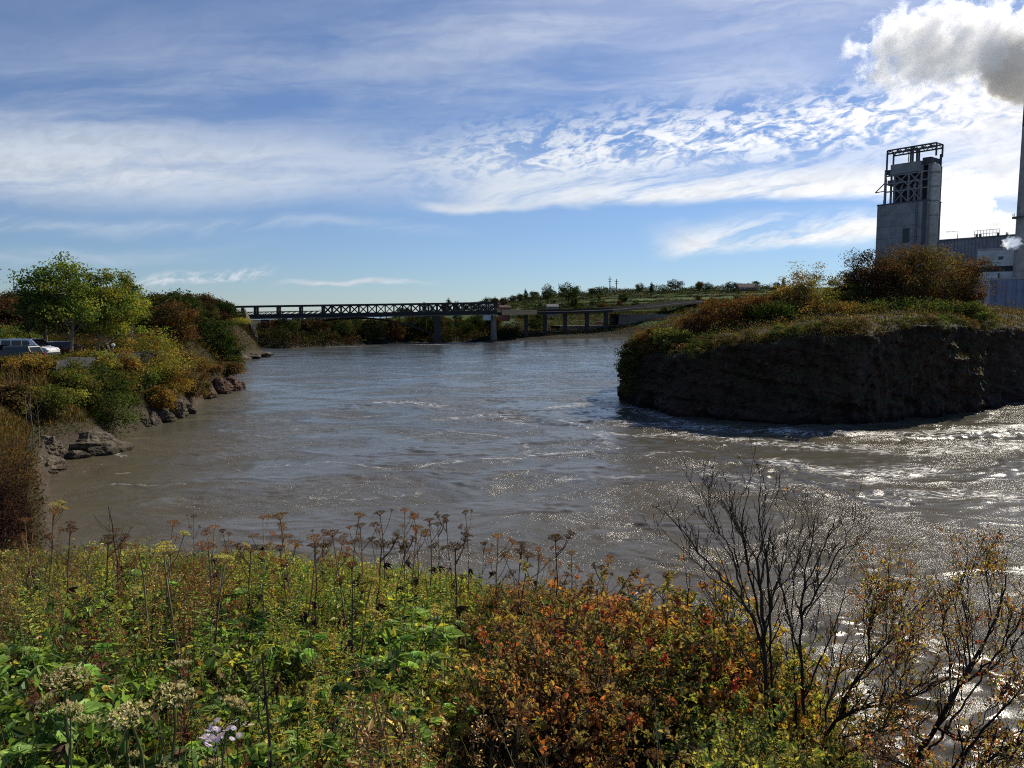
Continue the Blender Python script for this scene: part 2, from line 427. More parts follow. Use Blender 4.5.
def build_water():
    x, y, q = polar_grid(0, 0, 0, 62, 1240, np.concatenate([np.geomspace(12, 420, 900), np.geomspace(424, 5000, 50)]))
    r = np.hypot(x, y)
    xs, ys = x, y
    wx = fbm2(x, y, 14, 3, 1.0) * 6.0; wy = fbm2(x, y, 14, 3, 5.0) * 6.0     # swirls of the current
    X = x + wx; Y = y + wy
    rough = 0.35 + 0.65 * sstep(-0.5, 0.3, fbm2(x, y, 30, 3, 9.0)) * 1.0
    fm = strokes_mask(x, y, FOAM)
    big = strokes_mask(x, y, [(((600, 415), (700, 430), (820, 440), (1080, 440)), 9.0, 1.0), (((700, 480), (900, 490), (1080, 500)), 7.0, 0.6), (((840, 760), (940, 700), (1080, 660)), 5.0, 0.15)])
    amp = rough * (0.75 + 1.0 * big) * (0.45 + 0.55 * sstep(-34, 0, x))
    # swell, chop drawn out along the current, and fine wavelets
    h = 0.20 * fbm(np.stack([X / 5.0, Y / 3.0, X * 0], -1), 2) \
        + 0.15 * (0.4 - np.abs(perlin(np.stack([X / 3.0, Y / 1.5, X * 0 + 4], -1)))) \
        + 0.085 * (0.4 - np.abs(perlin(np.stack([X / 1.5 + 3, Y / 0.75, X * 0 + 6], -1)))) + 0.06 * perlin(np.stack([(x + .5 * wx) / 1.1, (y + .5 * wy) / 0.6, x * 0 + 8], -1))
    eddy = sstep(-0.2, 0.35, fbm2(x + wx, y + wy, 9, 3, 7.0))
    amp = amp * (0.45 + 0.75 * eddy)
    z = 1.55 * h * amp * np.clip(1.35 - r / 330, 0.25, 1) * sstep(5, 14, r) * sstep(460, 300, r)
    idx = np.stack([fm, sstep(-0.16, 0.16, fbm(np.stack([(x + 1.6 * wx) / 17, (y + 1.6 * wy) / 7, x * 0 + 2.2], -1), 3)), big], -1).reshape(-1, 3)
    mb = MB().add(np.stack([x, y, z], -1).reshape(-1, 3), q, c=idx)
    m, nt, out = newmat('river_water'); b = NB(nt)
    g = b.node('ShaderNodeNewGeometry'); co = g.outputs['Position']; sx, sy, sz = b.sep(co)
    at = b.sep(b.attr().outputs['Vector'])
    warp = b.v('SCALE', b.v('SUBTRACT', b.noise(co, 0.12, 3, col=True), (0.5, 0.5, 0.5)), 9.0)
    wc = b.v('ADD', co, warp)
    wx_, wy_, _ = b.sep(wc)
    st = b.xyz(b.m('MULTIPLY', wx_, 0.42), wy_, 0.0)
    n1 = b.noise(st, 0.9, 6, 0.62, 0.6); n2 = b.noise(st, 3.0, 7, 0.68, 0.8); n3 = b.noise(co, 0.05, 4, 0.55)
    # silt: brown where shallow or boiling up, greyer in the stream
    silt_sky = b.mix(b.ss(n3, 0.35, 0.65), (0.082, 0.080, 0.054), (0.108, 0.112, 0.092))
    silt_sky = b.mix(b.ss(b.m('ADD', b.m('MULTIPLY', n1, 0.6), b.m('MULTIPLY', at[1], 0.3)), 0.42, 0.6), silt_sky, (0.145, 0.126, 0.082))
    silt_sky = b.mix(b.m('MULTIPLY', b.ss(sy, 120, 40), 0.7), silt_sky, (0.125, 0.098, 0.056))
    silt_sky = b.mix(b.m('MULTIPLY', b.ss(sy, 110, 200), 0.7), silt_sky, (0.075, 0.092, 0.100))  # far reach tinted blue in the base colour, standing in for reflected sky
    ridge = b.m('ABSOLUTE', b.m('SUBTRACT', b.noise(st, 0.7, 8, 0.68, 1.2), 0.5))
    fl = b.ss(b.m('SUBTRACT', ridge, b.m('MULTIPLY', at[0], 0.05)), 0.006, -0.02)
    fl = b.m('MULTIPLY', fl, b.ss(n2, 0.36, 0.62))
    spk = b.m('MULTIPLY', b.ss(n2, 0.66, 0.74), b.m('MULTIPLY', at[0], 0.8))
    foam = b.m('MINIMUM', b.m('ADD', b.m('MULTIPLY', fl, b.ss(at[0], 0.03, 0.3)), spk), 1.0)
    p = b.node('ShaderNodeBsdfPrincipled')
    b.put(p.inputs['Base Color'], b.mix(foam, silt_sky, (0.72, 0.70, 0.66)))
    b.put(p.inputs['Roughness'], b.m('MULTIPLY_ADD', foam, 0.5, 0.13)); p.inputs['IOR'].default_value = 1.333
    bn = b.node('ShaderNodeBump'); bn.inputs['Strength'].default_value = 1.0; bn.inputs['Distance'].default_value = 0.2
    hh = b.m('ADD', b.m('MULTIPLY', n1, 0.6), b.m('ADD', b.m('MULTIPLY', n2, 0.5), b.m('MULTIPLY', b.noise(st, 9.0, 6, 0.7), 0.34)))
    b.put(bn.inputs['Height'], b.m('MULTIPLY', b.m('MULTIPLY', hh, b.ss(sy, 330, 70, 0.45, 0.85)), b.m('MULTIPLY_ADD', at[1], 0.85, 0.25)))
    b.link(bn.outputs[0], p.inputs['Normal']); b.link(p.outputs[0], out.inputs[0])
    o = mb.build('water', m, smooth=True); tag(o, kind='structure')
build_water()

# ------------------------------------------------------------------ island
def isl_radius(th):
    d = ISL - ISC; a = np.arctan2(d[:, 1], d[:, 0]); r = np.hypot(d[:, 0], d[:, 1]); o = np.argsort(a)
    a = a[o]; r = r[o]
    return np.interp(th, np.concatenate([a - 2 * math.pi, a, a + 2 * math.pi]), np.concatenate([r, r, r]))
def isl_top(x, y):
    """height of the island's crown"""
    t = np.interp(x, [14, 20, 27, 34, 42, 50, 58, 66, 76, 86], [5.6, 7.8, 9.4, 10.4, 11.0, 11.2, 10.2, 7.6, 6.0, 5])
    b = np.interp(y, [84, 96, 108, 122, 140, 160], [0, 0.7, 1.8, 2.6, 2.0, 0.0])
    return t + b * np.interp(x, [14, 30, 45, 58, 68, 80, 90], [0.2, 0.7, 1.0, 1.45, 2.4, 2.7, 1.2])
def build_island():
    nt_, nr_ = 720, 90
    th = np.linspace(-math.pi, math.pi, nt_, endpoint=False)
    R = isl_radius(th)
    s = np.linspace(0, 1, nr_)
    ncl = 44
    rows = []
    for i, u in enumerate(s):
        if i < ncl:
            k = i / (ncl - 1); rr = R * (1.02 - 0.055 * k ** 1.2); zf = k
        else:
            k = (i - ncl + 1) / (nr_ - ncl); rr = R * 0.965 * (1 - k) ** 0.9; zf = 1
        x = ISC[0] + rr * np.cos(th); y = ISC[1] + rr * np.sin(th)
        xe = ISC[0] + R * 0.965 * np.cos(th); ye = ISC[1] + R * 0.965 * np.sin(th)
        if i < ncl: z = -1.5 + (isl_top(xe, ye) - 0.9 + 1.5) * zf
        else:
            z = isl_top(x, y) - 0.9 * (1 - min(1, k * 6))
        rows.append(np.stack([x, y, z], -1))
    v = np.array(rows)
    dirs = np.stack([np.cos(th), np.sin(th), th * 0], -1)[None]
    cl = np.clip(1 - (np.arange(nr_) - ncl + 3) / 6.0, 0.12, 1)[:, None, None]
    pn = v * np.array([1, 1, 0.75])
    n = fbm(pn / 7.0, 5, 0.55) * 3.0 + (0.5 - np.abs(fbm(pn / 3.0 + 40, 4))) * 1.6
    # vertical fractures
    vf = np.abs(perlin(np.stack([v[..., 0] / 2.4, v[..., 1] / 2.4, v[..., 2] / 14], -1)))
    n = n - np.exp(-(vf / 0.10) ** 2) * 0.22 * (perlin(v / 9.0 + 3) > 0) + fbm(v / np.array([1.1, 1.1, .8]), 4, .6) * 0.7 + 0.55 * (0.4 - np.abs(perlin(np.stack([v[..., 0] * .07, v[..., 1] * .07, (v[..., 2] + .22 * v[..., 0]) * .62], -1)))) * 2 + 0.6 * np.round(fbm(v / np.array([4.5, 4.5, 3.0]) + 7, 3) * 4) / 4
    v = v + dirs * (n[..., None] - 1.0) * cl
    v[..., 2] += (fbm(v / 5.0 + 9, 4)[...] * 0.9) * np.clip((np.arange(nr_) - 8) / 30, 0, 1)[:, None]
    idx = np.arange(nr_ * nt_).reshape(nr_, nt_); nx = np.roll(idx, -1, axis=1)
    q = np.stack([idx[:-1], nx[:-1], nx[1:], idx[1:]], -1).reshape(-1, 4)
    o = MB().add(v.reshape(-1, 3), q).build('island', ISLE, smooth=False); tag(o, kind='structure')
    return v
ISV = build_island()
from mathutils.bvhtree import BVHTree
_b = ISV.reshape(-1, 3)
_idx = np.arange(len(_b)).reshape(ISV.shape[:2]); _nx = np.roll(_idx, -1, axis=1)
ISBVH = BVHTree.FromPolygons([tuple(p) for p in _b], np.stack([_idx[:-1], _nx[:-1], _nx[1:], _idx[1:]], -1).reshape(-1, 4).tolist())
def isl_z(x, y):
    h = ISBVH.ray_cast(Vector((x, y, 60)), Vector((0, 0, -1)))
    return h[0].z if h[0] is not None else None

# ------------------------------------------------------------------ plant kit
DKGREEN = (.022, .038, .012); GREEN = (.050, .078, .018); LTGREEN = (.10, .145, .034); YGREEN = (.17, .165, .034); OLIVE = (.085, .085, .028)
GOLD = (.20, .135, .035); YELLOW = (.28, .19, .026); ORANGE = (.19, .068, .018); RUST = (.13, .052, .02); RED = (.17, .02, .014)
BROWN = (.085, .052, .028); DKBROWN = (.04, .026, .018); STRAW = (.30, .23, .12); PURPLE = (.07, .03, .03); CREAM = (.34, .29, .16)
def pick(pal, n, rng, jit=0.22):
    cs = np.array([p[0] for p in pal]); w = np.array([p[1] for p in pal], float); w /= w.sum()
    c = cs[rng.choice(len(cs), n, p=w)]
    return c * rng.uniform(1 - jit, 1 + jit, (n, 1)) * rng.uniform(0.92, 1.08, (n, 3))
def rdir(n, rng): return norm(rng.normal(size=(n, 3)))

def limb(mb, a, c, r0, r1, rng, bend=0.1, n=6, k=5, col=BROWN):
    a = np.array(a, float); c = np.array(c, float); L = np.linalg.norm(c - a)
    t = np.linspace(0, 1, k)[:, None]
    off = rng.normal(size=(1, 3)) * L * bend; off2 = rng.normal(size=(k, 3)) * L * bend * 0.25
    p = a + (c - a) * t + off * np.sin(t * math.pi) + off2 * np.sin(t * math.pi)
    mb.tube(p, np.linspace(r0, r1, k), n, col); return p

def make_tree(name, label, cat, group, seed, h, crown, pal, nclump, nleaf, leaf, trunk=BROWN, r=None, clear=0.25, stems=1, twisty=0.08, fill=0.55, dark=0.6, mat=None, clsz=0.24, conic=0.0, partlabel=None):
    """crown: (rx, ry, rz) half axes; clear: bare fraction of the stem"""
    rng = np.random.default_rng(seed)
    t = empty(name, label, cat, group)
    tm = MB(); lm = MB(); r = r or h * 0.018
    rx, ry, rz = crown; cz = h - rz
    # clump centres in an irregular crown, more of them toward the outside
    u = rdir(nclump, rng); rad = rng.uniform(fill, 1.0, nclump) ** 0.7
    lump = 1 + 0.30 * fbm(u * 1.6 + seed, 2)
    cc = u * rad[:, None] * lump[:, None]
    if conic: 
        f = np.clip(1 - (cc[:, 2] + 1) / 2 * conic, 0.12, 1); cc[:, :2] *= f[:, None]
    cc = cc * np.array([rx, ry, rz]) + np.array([0, 0, cz])
    cc = cc[cc[:, 2] > h * clear * 0.7]
    tops = []
    for sidx in range(stems):
        base = np.array([rng.normal() * r * 2 * (stems > 1), rng.normal() * r * 2 * (stems > 1), -0.25])
        top = np.array([rng.normal() * rx * .15 + (rng.normal() * rx * .45 if stems > 1 else 0), rng.normal() * ry * .15 + (rng.normal() * ry * .4 if stems > 1 else 0), h * (0.9 if stems == 1 else rng.uniform(.6, .9))])
        p = limb(tm, base, top, r / math.sqrt(stems), r * 0.15, rng, twisty * .5, 8, 9, trunk)
        tops.append(p)
    for c in cc[::max(1, len(cc) // 46)]:
        p = tops[rng.integers(len(tops))]
        k = np.argmin(np.abs(p[:, 2] - (c[2] - np.hypot(c[0], c[1]) * 0.55 - 0.05 * h)))
        k = max(k, 2)
        limb(tm, p[k], c, r * .30, r * .05, rng, twisty, 5, 5, trunk)
    tm.build('trunk', BARK, t)
    per = max(1, nleaf // len(cc)); n = per * len(cc)
    csz = clsz * (rx + ry + rz) / 3
    ci = np.repeat(np.arange(len(cc)), per)
    off = np.clip(rng.normal(size=(n, 3)), -1.7, 1.7) * csz * np.array([1, 1, .62]) * rng.uniform(.5, 1.2, (len(cc), 1))[ci]
    pos = cc[ci] + off
    outw = norm(pos - np.array([0, 0, cz - rz * .3]))
    nr = norm(outw * .5 + rdir(n, rng) * .9 + np.array([0, 0, .5]))
    ax = norm(np.cross(nr, rdir(n, rng)))
    clb = rng.uniform(dark, 1.15, len(cc))[ci][:, None]
    pc = np.stack([pick(pal, 1, rng, .1)[0] for _ in range(len(cc))])[ci]
    col = (pc * .6 + pick(pal, n, rng) * .4) * clb
    L = leaf * rng.uniform(.6, 1.35, n)
    lm.leaf4(pos - ax * L[:, None] / 2, ax, nr, L, L * rng.uniform(.5, .85, n), col)
    lm.build('crown', mat or LEAF_MID, t, label=partlabel)
    return t

def make_shrub(name, label, cat, group, seed, h, w, pal, nstem, nleaf, leaf, stemcol=DKBROWN, base_dark=True, parts=('stems', 'foliage'), twigs=3, sr=0.006, top=0.25, leaves6=True):
    rng = np.random.default_rng(seed)
    t = empty(name, label, cat, group); tm = MB(); lm = MB()
    tips = []
    for i in range(nstem):
        a = rng.uniform(0, 2 * math.pi); rr = w * math.sqrt(rng.uniform(0.02, 1)); hh = h * rng.uniform(.6, 1.05) * (1 - .28 * (rr / w) ** 2)
        b0 = np.array([math.cos(a) * rr * .3, math.sin(a) * rr * .3, -0.06]); e = np.array([math.cos(a) * rr, math.sin(a) * rr, hh])
        p = limb(tm, b0, e, sr * 1.4, sr * .35, rng, .07, 4, 7, stemcol)
        tips.append(p)
        for k in range(twigs):
            j = rng.integers(2, 7); e2 = p[j] + norm(np.array([rng.normal(), rng.normal(), rng.uniform(.2, 1.2)])) * h * rng.uniform(.12, .3)
            tips.append(limb(tm, p[j], e2, sr * .6, sr * .25, rng, .08, 3, 5, stemcol))
    tm.build(parts[0], STEM, t)
    n = nleaf; ti = rng.integers(0, len(tips), n); u = top + (1 - top) * np.sqrt(rng.uniform(0, 1, n))
    T = [np.asarray(p) for p in tips]; pos = np.zeros((n, 3)); axd = np.zeros((n, 3))
    for k, p in enumerate(T):
        s = np.where(ti == k)[0]
        if not len(s): continue
        f = u[s] * (len(p) - 1); i0 = np.minimum(f.astype(int), len(p) - 2); fr = (f - i0)[:, None]
        pos[s] = p[i0] * (1 - fr) + p[i0 + 1] * fr; axd[s] = norm(p[i0 + 1] - p[i0])
    pos += rng.normal(size=(n, 3)) * leaf * .35
    ax = norm(axd * .5 + rdir(n, rng) + np.array([0, 0, .1]))
    nr = norm(rdir(n, rng) * .7 + np.array([0, 0, .8]))
    cl = rng.uniform(.7, 1.15, len(T))[ti][:, None]
    pc = np.stack([pick(pal, 1, rng, .1)[0] for _ in T])[ti]
    col = (pc * .6 + pick(pal, n, rng) * .4) * cl
    L = leaf * rng.uniform(.55, 1.35, n)
    if leaves6: lm.leaf6(pos, ax, nr, L, L * rng.uniform(.55, .8, n), col)
    else: lm.leaf4(pos, ax, nr, L, L * rng.uniform(.45, .75, n), col)
    lm.build(parts[1], LEAF, t)
    return t

def make_parsnip(name, label, group, seed, nb, sc_, umb_col, stem_col, seedy=True, flat=0.35):
    """dead umbellifer, 1 m tall before scaling: ribbed stem, branches, flat umbels of rays and seeds"""
    rng = np.random.default_rng(seed)
    t = empty(name, label, 'cow parsnip', group); tm = MB()
    lean = rng.normal(size=2) * .05
    p = np.array([[lean[0] * k * k / 36 + rng.normal() * .006, lean[1] * k * k / 36 + rng.normal() * .006, -0.05 + k / 6 * 0.98] for k in range(7)])
    tm.tube(p, np.linspace(.0085, .0045, 7) * sc_, 6, np.array([np.array(stem_col) * rng.uniform(.7, 1.2) for _ in range(7)]))
    heads = [(p[-1], norm(p[-1] - p[-2]), 1.0)]
    for k in range(nb):
        z = rng.uniform(.5, .9); i = z / 0.98 * 6; i0 = int(i); q = p[i0] * (1 - i + i0) + p[min(i0 + 1, 6)] * (i - i0)
        a = rng.uniform(0, 6.28); L = rng.uniform(.12, .30); d = norm(np.array([math.cos(a) * .55, math.sin(a) * .55, 1]))
        e = q + d * L + np.array([math.cos(a), math.sin(a), 0]) * .03
        pts = [q, q + (e - q) * .5 + np.array([math.cos(a), math.sin(a), 0]) * .02, e]
        tm.tube(pts, [.0045 * sc_, .0035 * sc_, .003 * sc_], 5, stem_col)
        heads.append((e, norm(e - pts[1]), rng.uniform(.55, .85)))
    # sheaths / withered leaf rags on the stem
    for k in range(rng.integers(1, 4)):
        i = rng.integers(1, 5); a = rng.uniform(0, 6.28)
        n = 6; pos = np.tile(p[i], (n, 1)); ax = norm(np.array([math.cos(a), math.sin(a), -.5]) + rng.normal(size=(n, 3)) * .4)
        tm.leaf6(pos, ax, rdir(n, rng), rng.uniform(.05, .12, n), .03, pick([(RUST, 2), (BROWN, 3), (stem_col, 1)], n, rng), .3)
    tm.build('stem', STEM, t)
    for c, d, s in heads:
        hm = MB(); R = .066 * s * sc_ * rng.uniform(.75, 1.25); nray = int(13 + 9 * s)
        x = norm(np.cross(d, [.3, .8, .1])); y = np.cross(d, x)
        for k in range(nray):
            a = k * 2.399; rr = math.sqrt((k + .5) / nray); e = c + (x * math.cos(a) + y * math.sin(a)) * R * rr + d * (R * .75 * (1 - flat * rr * rr) * rng.uniform(.85, 1.1))
            hm.tube([c, (c + e) / 2 + d * R * .08, e], [.0017 * sc_, .0013 * sc_, .001 * sc_], 3, np.array(stem_col) * rng.uniform(.7, 1.1))
            m = 9; pos = e + rdir(m, rng) * R * .13 * np.array([1, 1, .5]) * rng.uniform(.5, 1.2, (m, 1))
            hm.leaf4(pos, rdir(m, rng) + d * .6, rdir(m, rng), R * .16, R * .13, pick([(umb_col, 1)], m, rng, .4))
        hm.build('umbel', FLOWER, t)
    return t

def make_stalk(name, label, cat, group, seed, pal, nleaf=46, L=.075, Wd=.016, plume=None, stems=3, spread=.09, stemcol=OLIVE, low=.12):
    """clump of upright leafy stalks, 1 m tall before scaling"""
    rng = np.random.default_rng(seed); t = empty(name, label, cat, group); tm = MB(); lm = MB()
    for s in range(stems):
        hh = rng.uniform(.72, 1.0); a = rng.uniform(0, 6.28); o = np.array([math.cos(a), math.sin(a), 0]) * spread * rng.uniform(.2, 1)
        ln = rng.normal(size=2) * .07
        z = np.linspace(0, 1, 6); p = np.stack([o[0] + ln[0] * z * z, o[1] + ln[1] * z * z, z * hh - .05], -1)
        tm.tube(p, np.linspace(.0042, .0016, 6), 4, stemcol)
        n = nleaf; u = np.linspace(low, .98, n) + rng.normal(size=n) * .01; u = np.clip(u, 0, 1); pos = np.stack([np.interp(u, z, p[:, k]) for k in range(3)], -1)
        aa = np.arange(n) * 2.4 + rng.normal(size=n) * .4
        ax = np.stack([np.cos(aa), np.sin(aa), rng.uniform(.1, .9, n)], -1); nr = np.stack([-np.cos(aa) * .6, -np.sin(aa) * .6, np.ones(n)], -1) + rng.normal(size=(n, 3)) * .25
        sz = (1 - .55 * u) * rng.uniform(.7, 1.25, n)
        lm.leaf6(pos, ax, nr, L * sz, Wd * sz ** .7, pick(pal, n, rng), rng.uniform(.15, .5))
        if plume is not None:
            m = 60; f = rng.uniform(0, 1, m); pp = p[-1] + np.stack([rng.normal(size=m) * .03 * (1 - f), rng.normal(size=m) * .03 * (1 - f), -.12 + .14 * f], -1)
            lm.leaf4(pp, rdir(m, rng) + np.array([0, 0, .6]), rdir(m, rng), .016, .009, pick(plume, m, rng, .35))
    tm.build('stems', STEM, t); lm.build('foliage', LEAF, t)
    return t

def make_broadleaf(name, label, cat, group, seed, pal, npet=12, h=.42, lf=.085, leaflets=5, spread=.3):
    rng = np.random.default_rng(seed); t = empty(name, label, cat, group); tm = MB(); lm = MB()
    for k in range(npet):
        a = rng.uniform(0, 6.28); rr = spread * rng.uniform(.25, 1); z = h * rng.uniform(.45, 1.05)
        e = np.array([math.cos(a) * rr, math.sin(a) * rr, z]); p = np.array([[0, 0, -.05], e * np.array([.35, .35, .62]), e])
        tm.tube(p, [.005, .004, .003], 4, np.array(OLIVE) * rng.uniform(.6, 1.3))
        d = norm(np.array([math.cos(a), math.sin(a), rng.uniform(-.15, .35)])); nr = norm(np.array([0, 0, 1.0]) + rng.normal(size=3) * .35); sd = np.cross(d, nr)
        base = pick(pal, 1, rng)[0]
        for j in range(leaflets):
            an = (j - (leaflets - 1) / 2) * (2.0 / max(leaflets - 1, 1)); ax = d * math.cos(an) + sd * math.sin(an)
            L = lf * rng.uniform(.85, 1.2) * (1.15 if j == leaflets // 2 else .9)
            # toothed lobed leaflet: three overlapping blades
            for q, s_ in ((0, 1), (.55, .68), (-.55, .68)):
                a2 = ax * math.cos(q) + np.cross(nr, ax) * math.sin(q)
                lm.leaf6([e], [a2], [nr + rng.normal(size=3) * .12], L * s_, L * s_ * .62, [base * rng.uniform(.82, 1.2)], rng.uniform(.1, .35))
    tm.build('leaf_stalks', STEM, t); lm.build('foliage', LEAF, t)
    return t

def make_blades(name, mat, pts, hgt, wd, pal, rng, kind='stuff', bend=.5, group=None):
    """loose grass as one mass: pts are roots"""
    n = len(pts); h = hgt * rng.uniform(.5, 1.3, n); a = rng.uniform(0, 6.28, n); d = np.stack([np.cos(a), np.sin(a), a * 0], -1)
    sd = np.stack([-np.sin(a), np.cos(a), a * 0], -1); b = rng.uniform(.05, bend, n)[:, None]
    h = h[:, None]; wd = np.broadcast_to(wd, n)[:, None] * rng.uniform(.7, 1.3, (n, 1))
    up = np.array([0, 0, 1.0])
    v = np.stack([pts - sd * wd / 2 - up * .05, pts + sd * wd / 2 - up * .05,
                  pts + sd * wd * .38 + up * h * .55 + d * b * h * .3, pts - sd * wd * .38 + up * h * .55 + d * b * h * .3,
                  pts + sd * wd * .06 + up * h * (1 - b * .35) + d * b * h, pts - sd * wd * .06 + up * h * (1 - b * .35) + d * b * h], 1)
    k = (np.arange(n) * 6)[:, None]
    q = np.concatenate([k + np.array([[0, 1, 2, 3]]), k + np.array([[3, 2, 4, 5]])], 0)
    c = pick(pal, n, rng, .3)
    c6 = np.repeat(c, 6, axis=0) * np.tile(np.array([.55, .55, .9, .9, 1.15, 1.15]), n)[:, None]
    o = MB().add(v.reshape(-1, 3), q, None, c6).build(name, mat)
    tag(o, kind=kind, group=group); return o

# ------------------------------------------------------------------ rocks
def make_rock(name, seed, dims, mat, label, group=None, sub=5, nplanes=26, rough=.12):
    import bmesh
    rng = np.random.default_rng(seed)
    bm = bmesh.new(); bmesh.ops.create_icosphere(bm, subdivisions=sub, radius=1.0)
    v = np.array([x.co[:] for x in bm.verts]); d = norm(v)
    pn = rdir(nplanes, rng); ph = rng.uniform(.72, 1.02, nplanes)
    dt = d @ pn.T; r = np.min(np.where(dt > .15, ph[None] / np.maximum(dt, .15), 9), axis=1); r = np.minimum(r, 1.25)
    r = r + fbm(d * 2.2 + seed, 4) * rough + fbm(d * 7 + seed, 3) * rough * .5
    v = d * r[:, None] * np.array(dims)
    # bedding ledges
    v = v + d * (np.abs(fbm(v / max(dims) * np.array([1.5, 1.5, 5.5]) + seed, 4)) * -.34 * min(dims))[:, None]
    v[:, 2] += np.sin(v[:, 2] / dims[2] * 9 + v[:, 0] / dims[0] * 1.5) * dims[2] * .05
    for i, x in enumerate(bm.verts): x.co = v[i]
    me = bpy.data.meshes.new(name); bm.to_mesh(me); bm.free(); me.materials.append(mat)
    o = bpy.data.objects.new(name, me); COL.objects.link(o)
    return tag(o, label, 'rock', group)

# ------------------------------------------------------------------ camera, sun, sky
cam = bpy.data.objects.new('camera', bpy.data.cameras.new('camera')); COL.objects.link(cam)
cam.location = (0, 0, HC); cam.rotation_euler = (math.pi / 2 - PITCH, 0, 0)
cam.data.sensor_width = 36; cam.data.lens = F / W * 36; cam.data.clip_start = 0.05; cam.data.clip_end = 20000
SC.camera = cam
sd = Vector((math.sin(SUN_AZ) * math.cos(SUN_EL), math.cos(SUN_AZ) * math.cos(SUN_EL), math.sin(SUN_EL)))
sun = bpy.data.objects.new('sun', bpy.data.lights.new('sun', 'SUN')); COL.objects.link(sun)
sun.data.energy = 5.0; sun.data.angle = math.radians(0.53); sun.data.color = (1.0, 0.91, 0.76)
sun.rotation_euler = sd.to_track_quat('Z', 'Y').to_euler()

def build_sky():
    w = bpy.data.worlds.new('World'); SC.world = w; w.use_nodes = True
    nt = w.node_tree; nt.nodes.clear(); b = NB(nt)
    out = nt.nodes.new('ShaderNodeOutputWorld'); bg = nt.nodes.new('ShaderNodeBackground')
    sky = nt.nodes.new('ShaderNodeTexSky'); sky.sky_type = 'NISHITA'; sky.sun_disc = False
    sky.sun_elevation = SUN_EL; sky.sun_rotation = SUN_AZ; sky.altitude = 20
    sky.air_density = 1.0; sky.dust_density = 0.0; sky.ozone_density = 3.0
    K = 0.075
    tc = nt.nodes.new('ShaderNodeTexCoord'); dx, dy, dz = b.sep(tc.outputs['Generated'])
    iy = b.m('DIVIDE', 1.0, b.m('MAXIMUM', b.m('ABSOLUTE', dy), 0.08))
    u0 = b.m('MULTIPLY', dx, iy); v0 = b.m('MULTIPLY', dz, iy)
    # high cloud drawn out by the wind: wisps bend the bands
    base = b.xyz(u0, v0, 0.0)
    wn = b.v('SUBTRACT', b.noise(b.xyz(b.m('MULTIPLY', u0, 2.2), b.m('MULTIPLY', v0, 6.0), 0.3), 1.0, 5, 0.6, col=True), (0.5, 0.5, 0.5))
    wx, wy, _ = b.sep(wn)
    u = b.m('MULTIPLY_ADD', wx, 0.10, u0); v = b.m('MULTIPLY_ADD', wy, 0.075, v0)
    def uv(px, py):
        r = ray(px, py); return r[0] / r[1], r[2] / r[1]
    def stroke(p0, p1, w_up, w_dn, f0=0.15, f1=0.15):
        (u1, v1), (u2, v2) = uv(*p0), uv(*p1); L = math.hypot(u2 - u1, v2 - v1); tx, ty = (u2 - u1) / L, (v2 - v1) / L
        t = b.m('ADD', b.m('MULTIPLY', u, tx / L), b.m('MULTIPLY_ADD', v, ty / L, -(u1 * tx + v1 * ty) / L))
        d = b.m('ADD', b.m('MULTIPLY', u, -ty), b.m('MULTIPLY_ADD', v, tx, u1 * ty - v1 * tx))
        a = b.m('MULTIPLY', b.ss(d, 0.0, w_up / F, 1, 0), b.ss(d, 0.0, -w_dn / F, 1, 0))
        e = b.m('MULTIPLY', b.ss(t, 0.0, f0), b.ss(t, 1.0, 1 - f1))
        return b.m('MULTIPLY', a, e)
    def streak(sx, sy, ang, seed, detail=6, rough=0.6, dist=0.3):
        c, s_ = math.cos(ang), math.sin(ang)
        a = b.m('ADD', b.m('MULTIPLY', u, c), b.m('MULTIPLY', v, s_)); d = b.m('ADD', b.m('MULTIPLY', u, -s_), b.m('MULTIPLY', v, c))
        return b.noise(b.xyz(b.m('MULTIPLY', a, sx), b.m('MULTIPLY', d, sy), seed), 1.0, detail, rough, dist)
    acc = None
    def over(x):
        nonlocal acc
        acc = x if acc is None else b.m('SUBTRACT', b.m('ADD', acc, x), b.m('MULTIPLY', acc, x))
    fine = streak(3.0, 22.0, 0.05, 1.7); fine2 = streak(5.0, 40.0, 0.22, 4.1, 6, 0.65)
    mott = streak(26.0, 60.0, 0.18, 7.7, 4, 0.6, 0.8); mott2 = streak(60.0, 130.0, 0.2, 2.9, 3, 0.6, 0.6)
    soft = streak(1.3, 5.0, 0.12, 9.2, 4, 0.55)
    wisp = b.ss(fine, 0.30, 0.66); wisp2 = b.ss(fine2, 0.36, 0.62)
    mot = b.ss(b.m('ADD', b.m('MULTIPLY', mott, 0.6), b.m('MULTIPLY', mott2, 0.4)), 0.40, 0.58)
    mul = lambda a, c: b.m('MULTIPLY', a, c)
    # main band, left to middle, and its rippled continuation to the right
    over(mul(mul(stroke((-300, 172), (620, 172), 72, 52, .05, .45), b.ss(fine, 0.22, 0.55, .3, 1)), 0.92))
    over(mul(mul(stroke((330, 178), (1150, 98), 62, 40, .25, .05), mot), 0.95))
    over(mul(mul(stroke((430, 205), (1150, 188), 58, 12, .12, .03), b.ss(fine2, 0.3, 0.55, .15, 1)), 0.95))
    over(mul(stroke((405, 208), (560, 210), 9, 6, .3, .4), 0.85))
    over(mul(mul(stroke((640, 246), (1150, 212), 26, 12, .12, .03), b.ss(fine2, 0.34, 0.52, .1, 1)), 1.0))
    over(mul(stroke((780, 236), (1150, 226), 20, 14, .4, .03), 0.9))
    over(mul(mul(stroke((840, 120), (1250, 120), 70, 110, .4, .03), b.ss(fine2, 0.25, 0.6, .15, 1)), 0.8))
    # thin veil above
    over(mul(mul(stroke((-100, 130), (1100, -40), 90, 70, .1, .05), b.ss(fine, 0.34, 0.7, .0, 1)), 0.34))
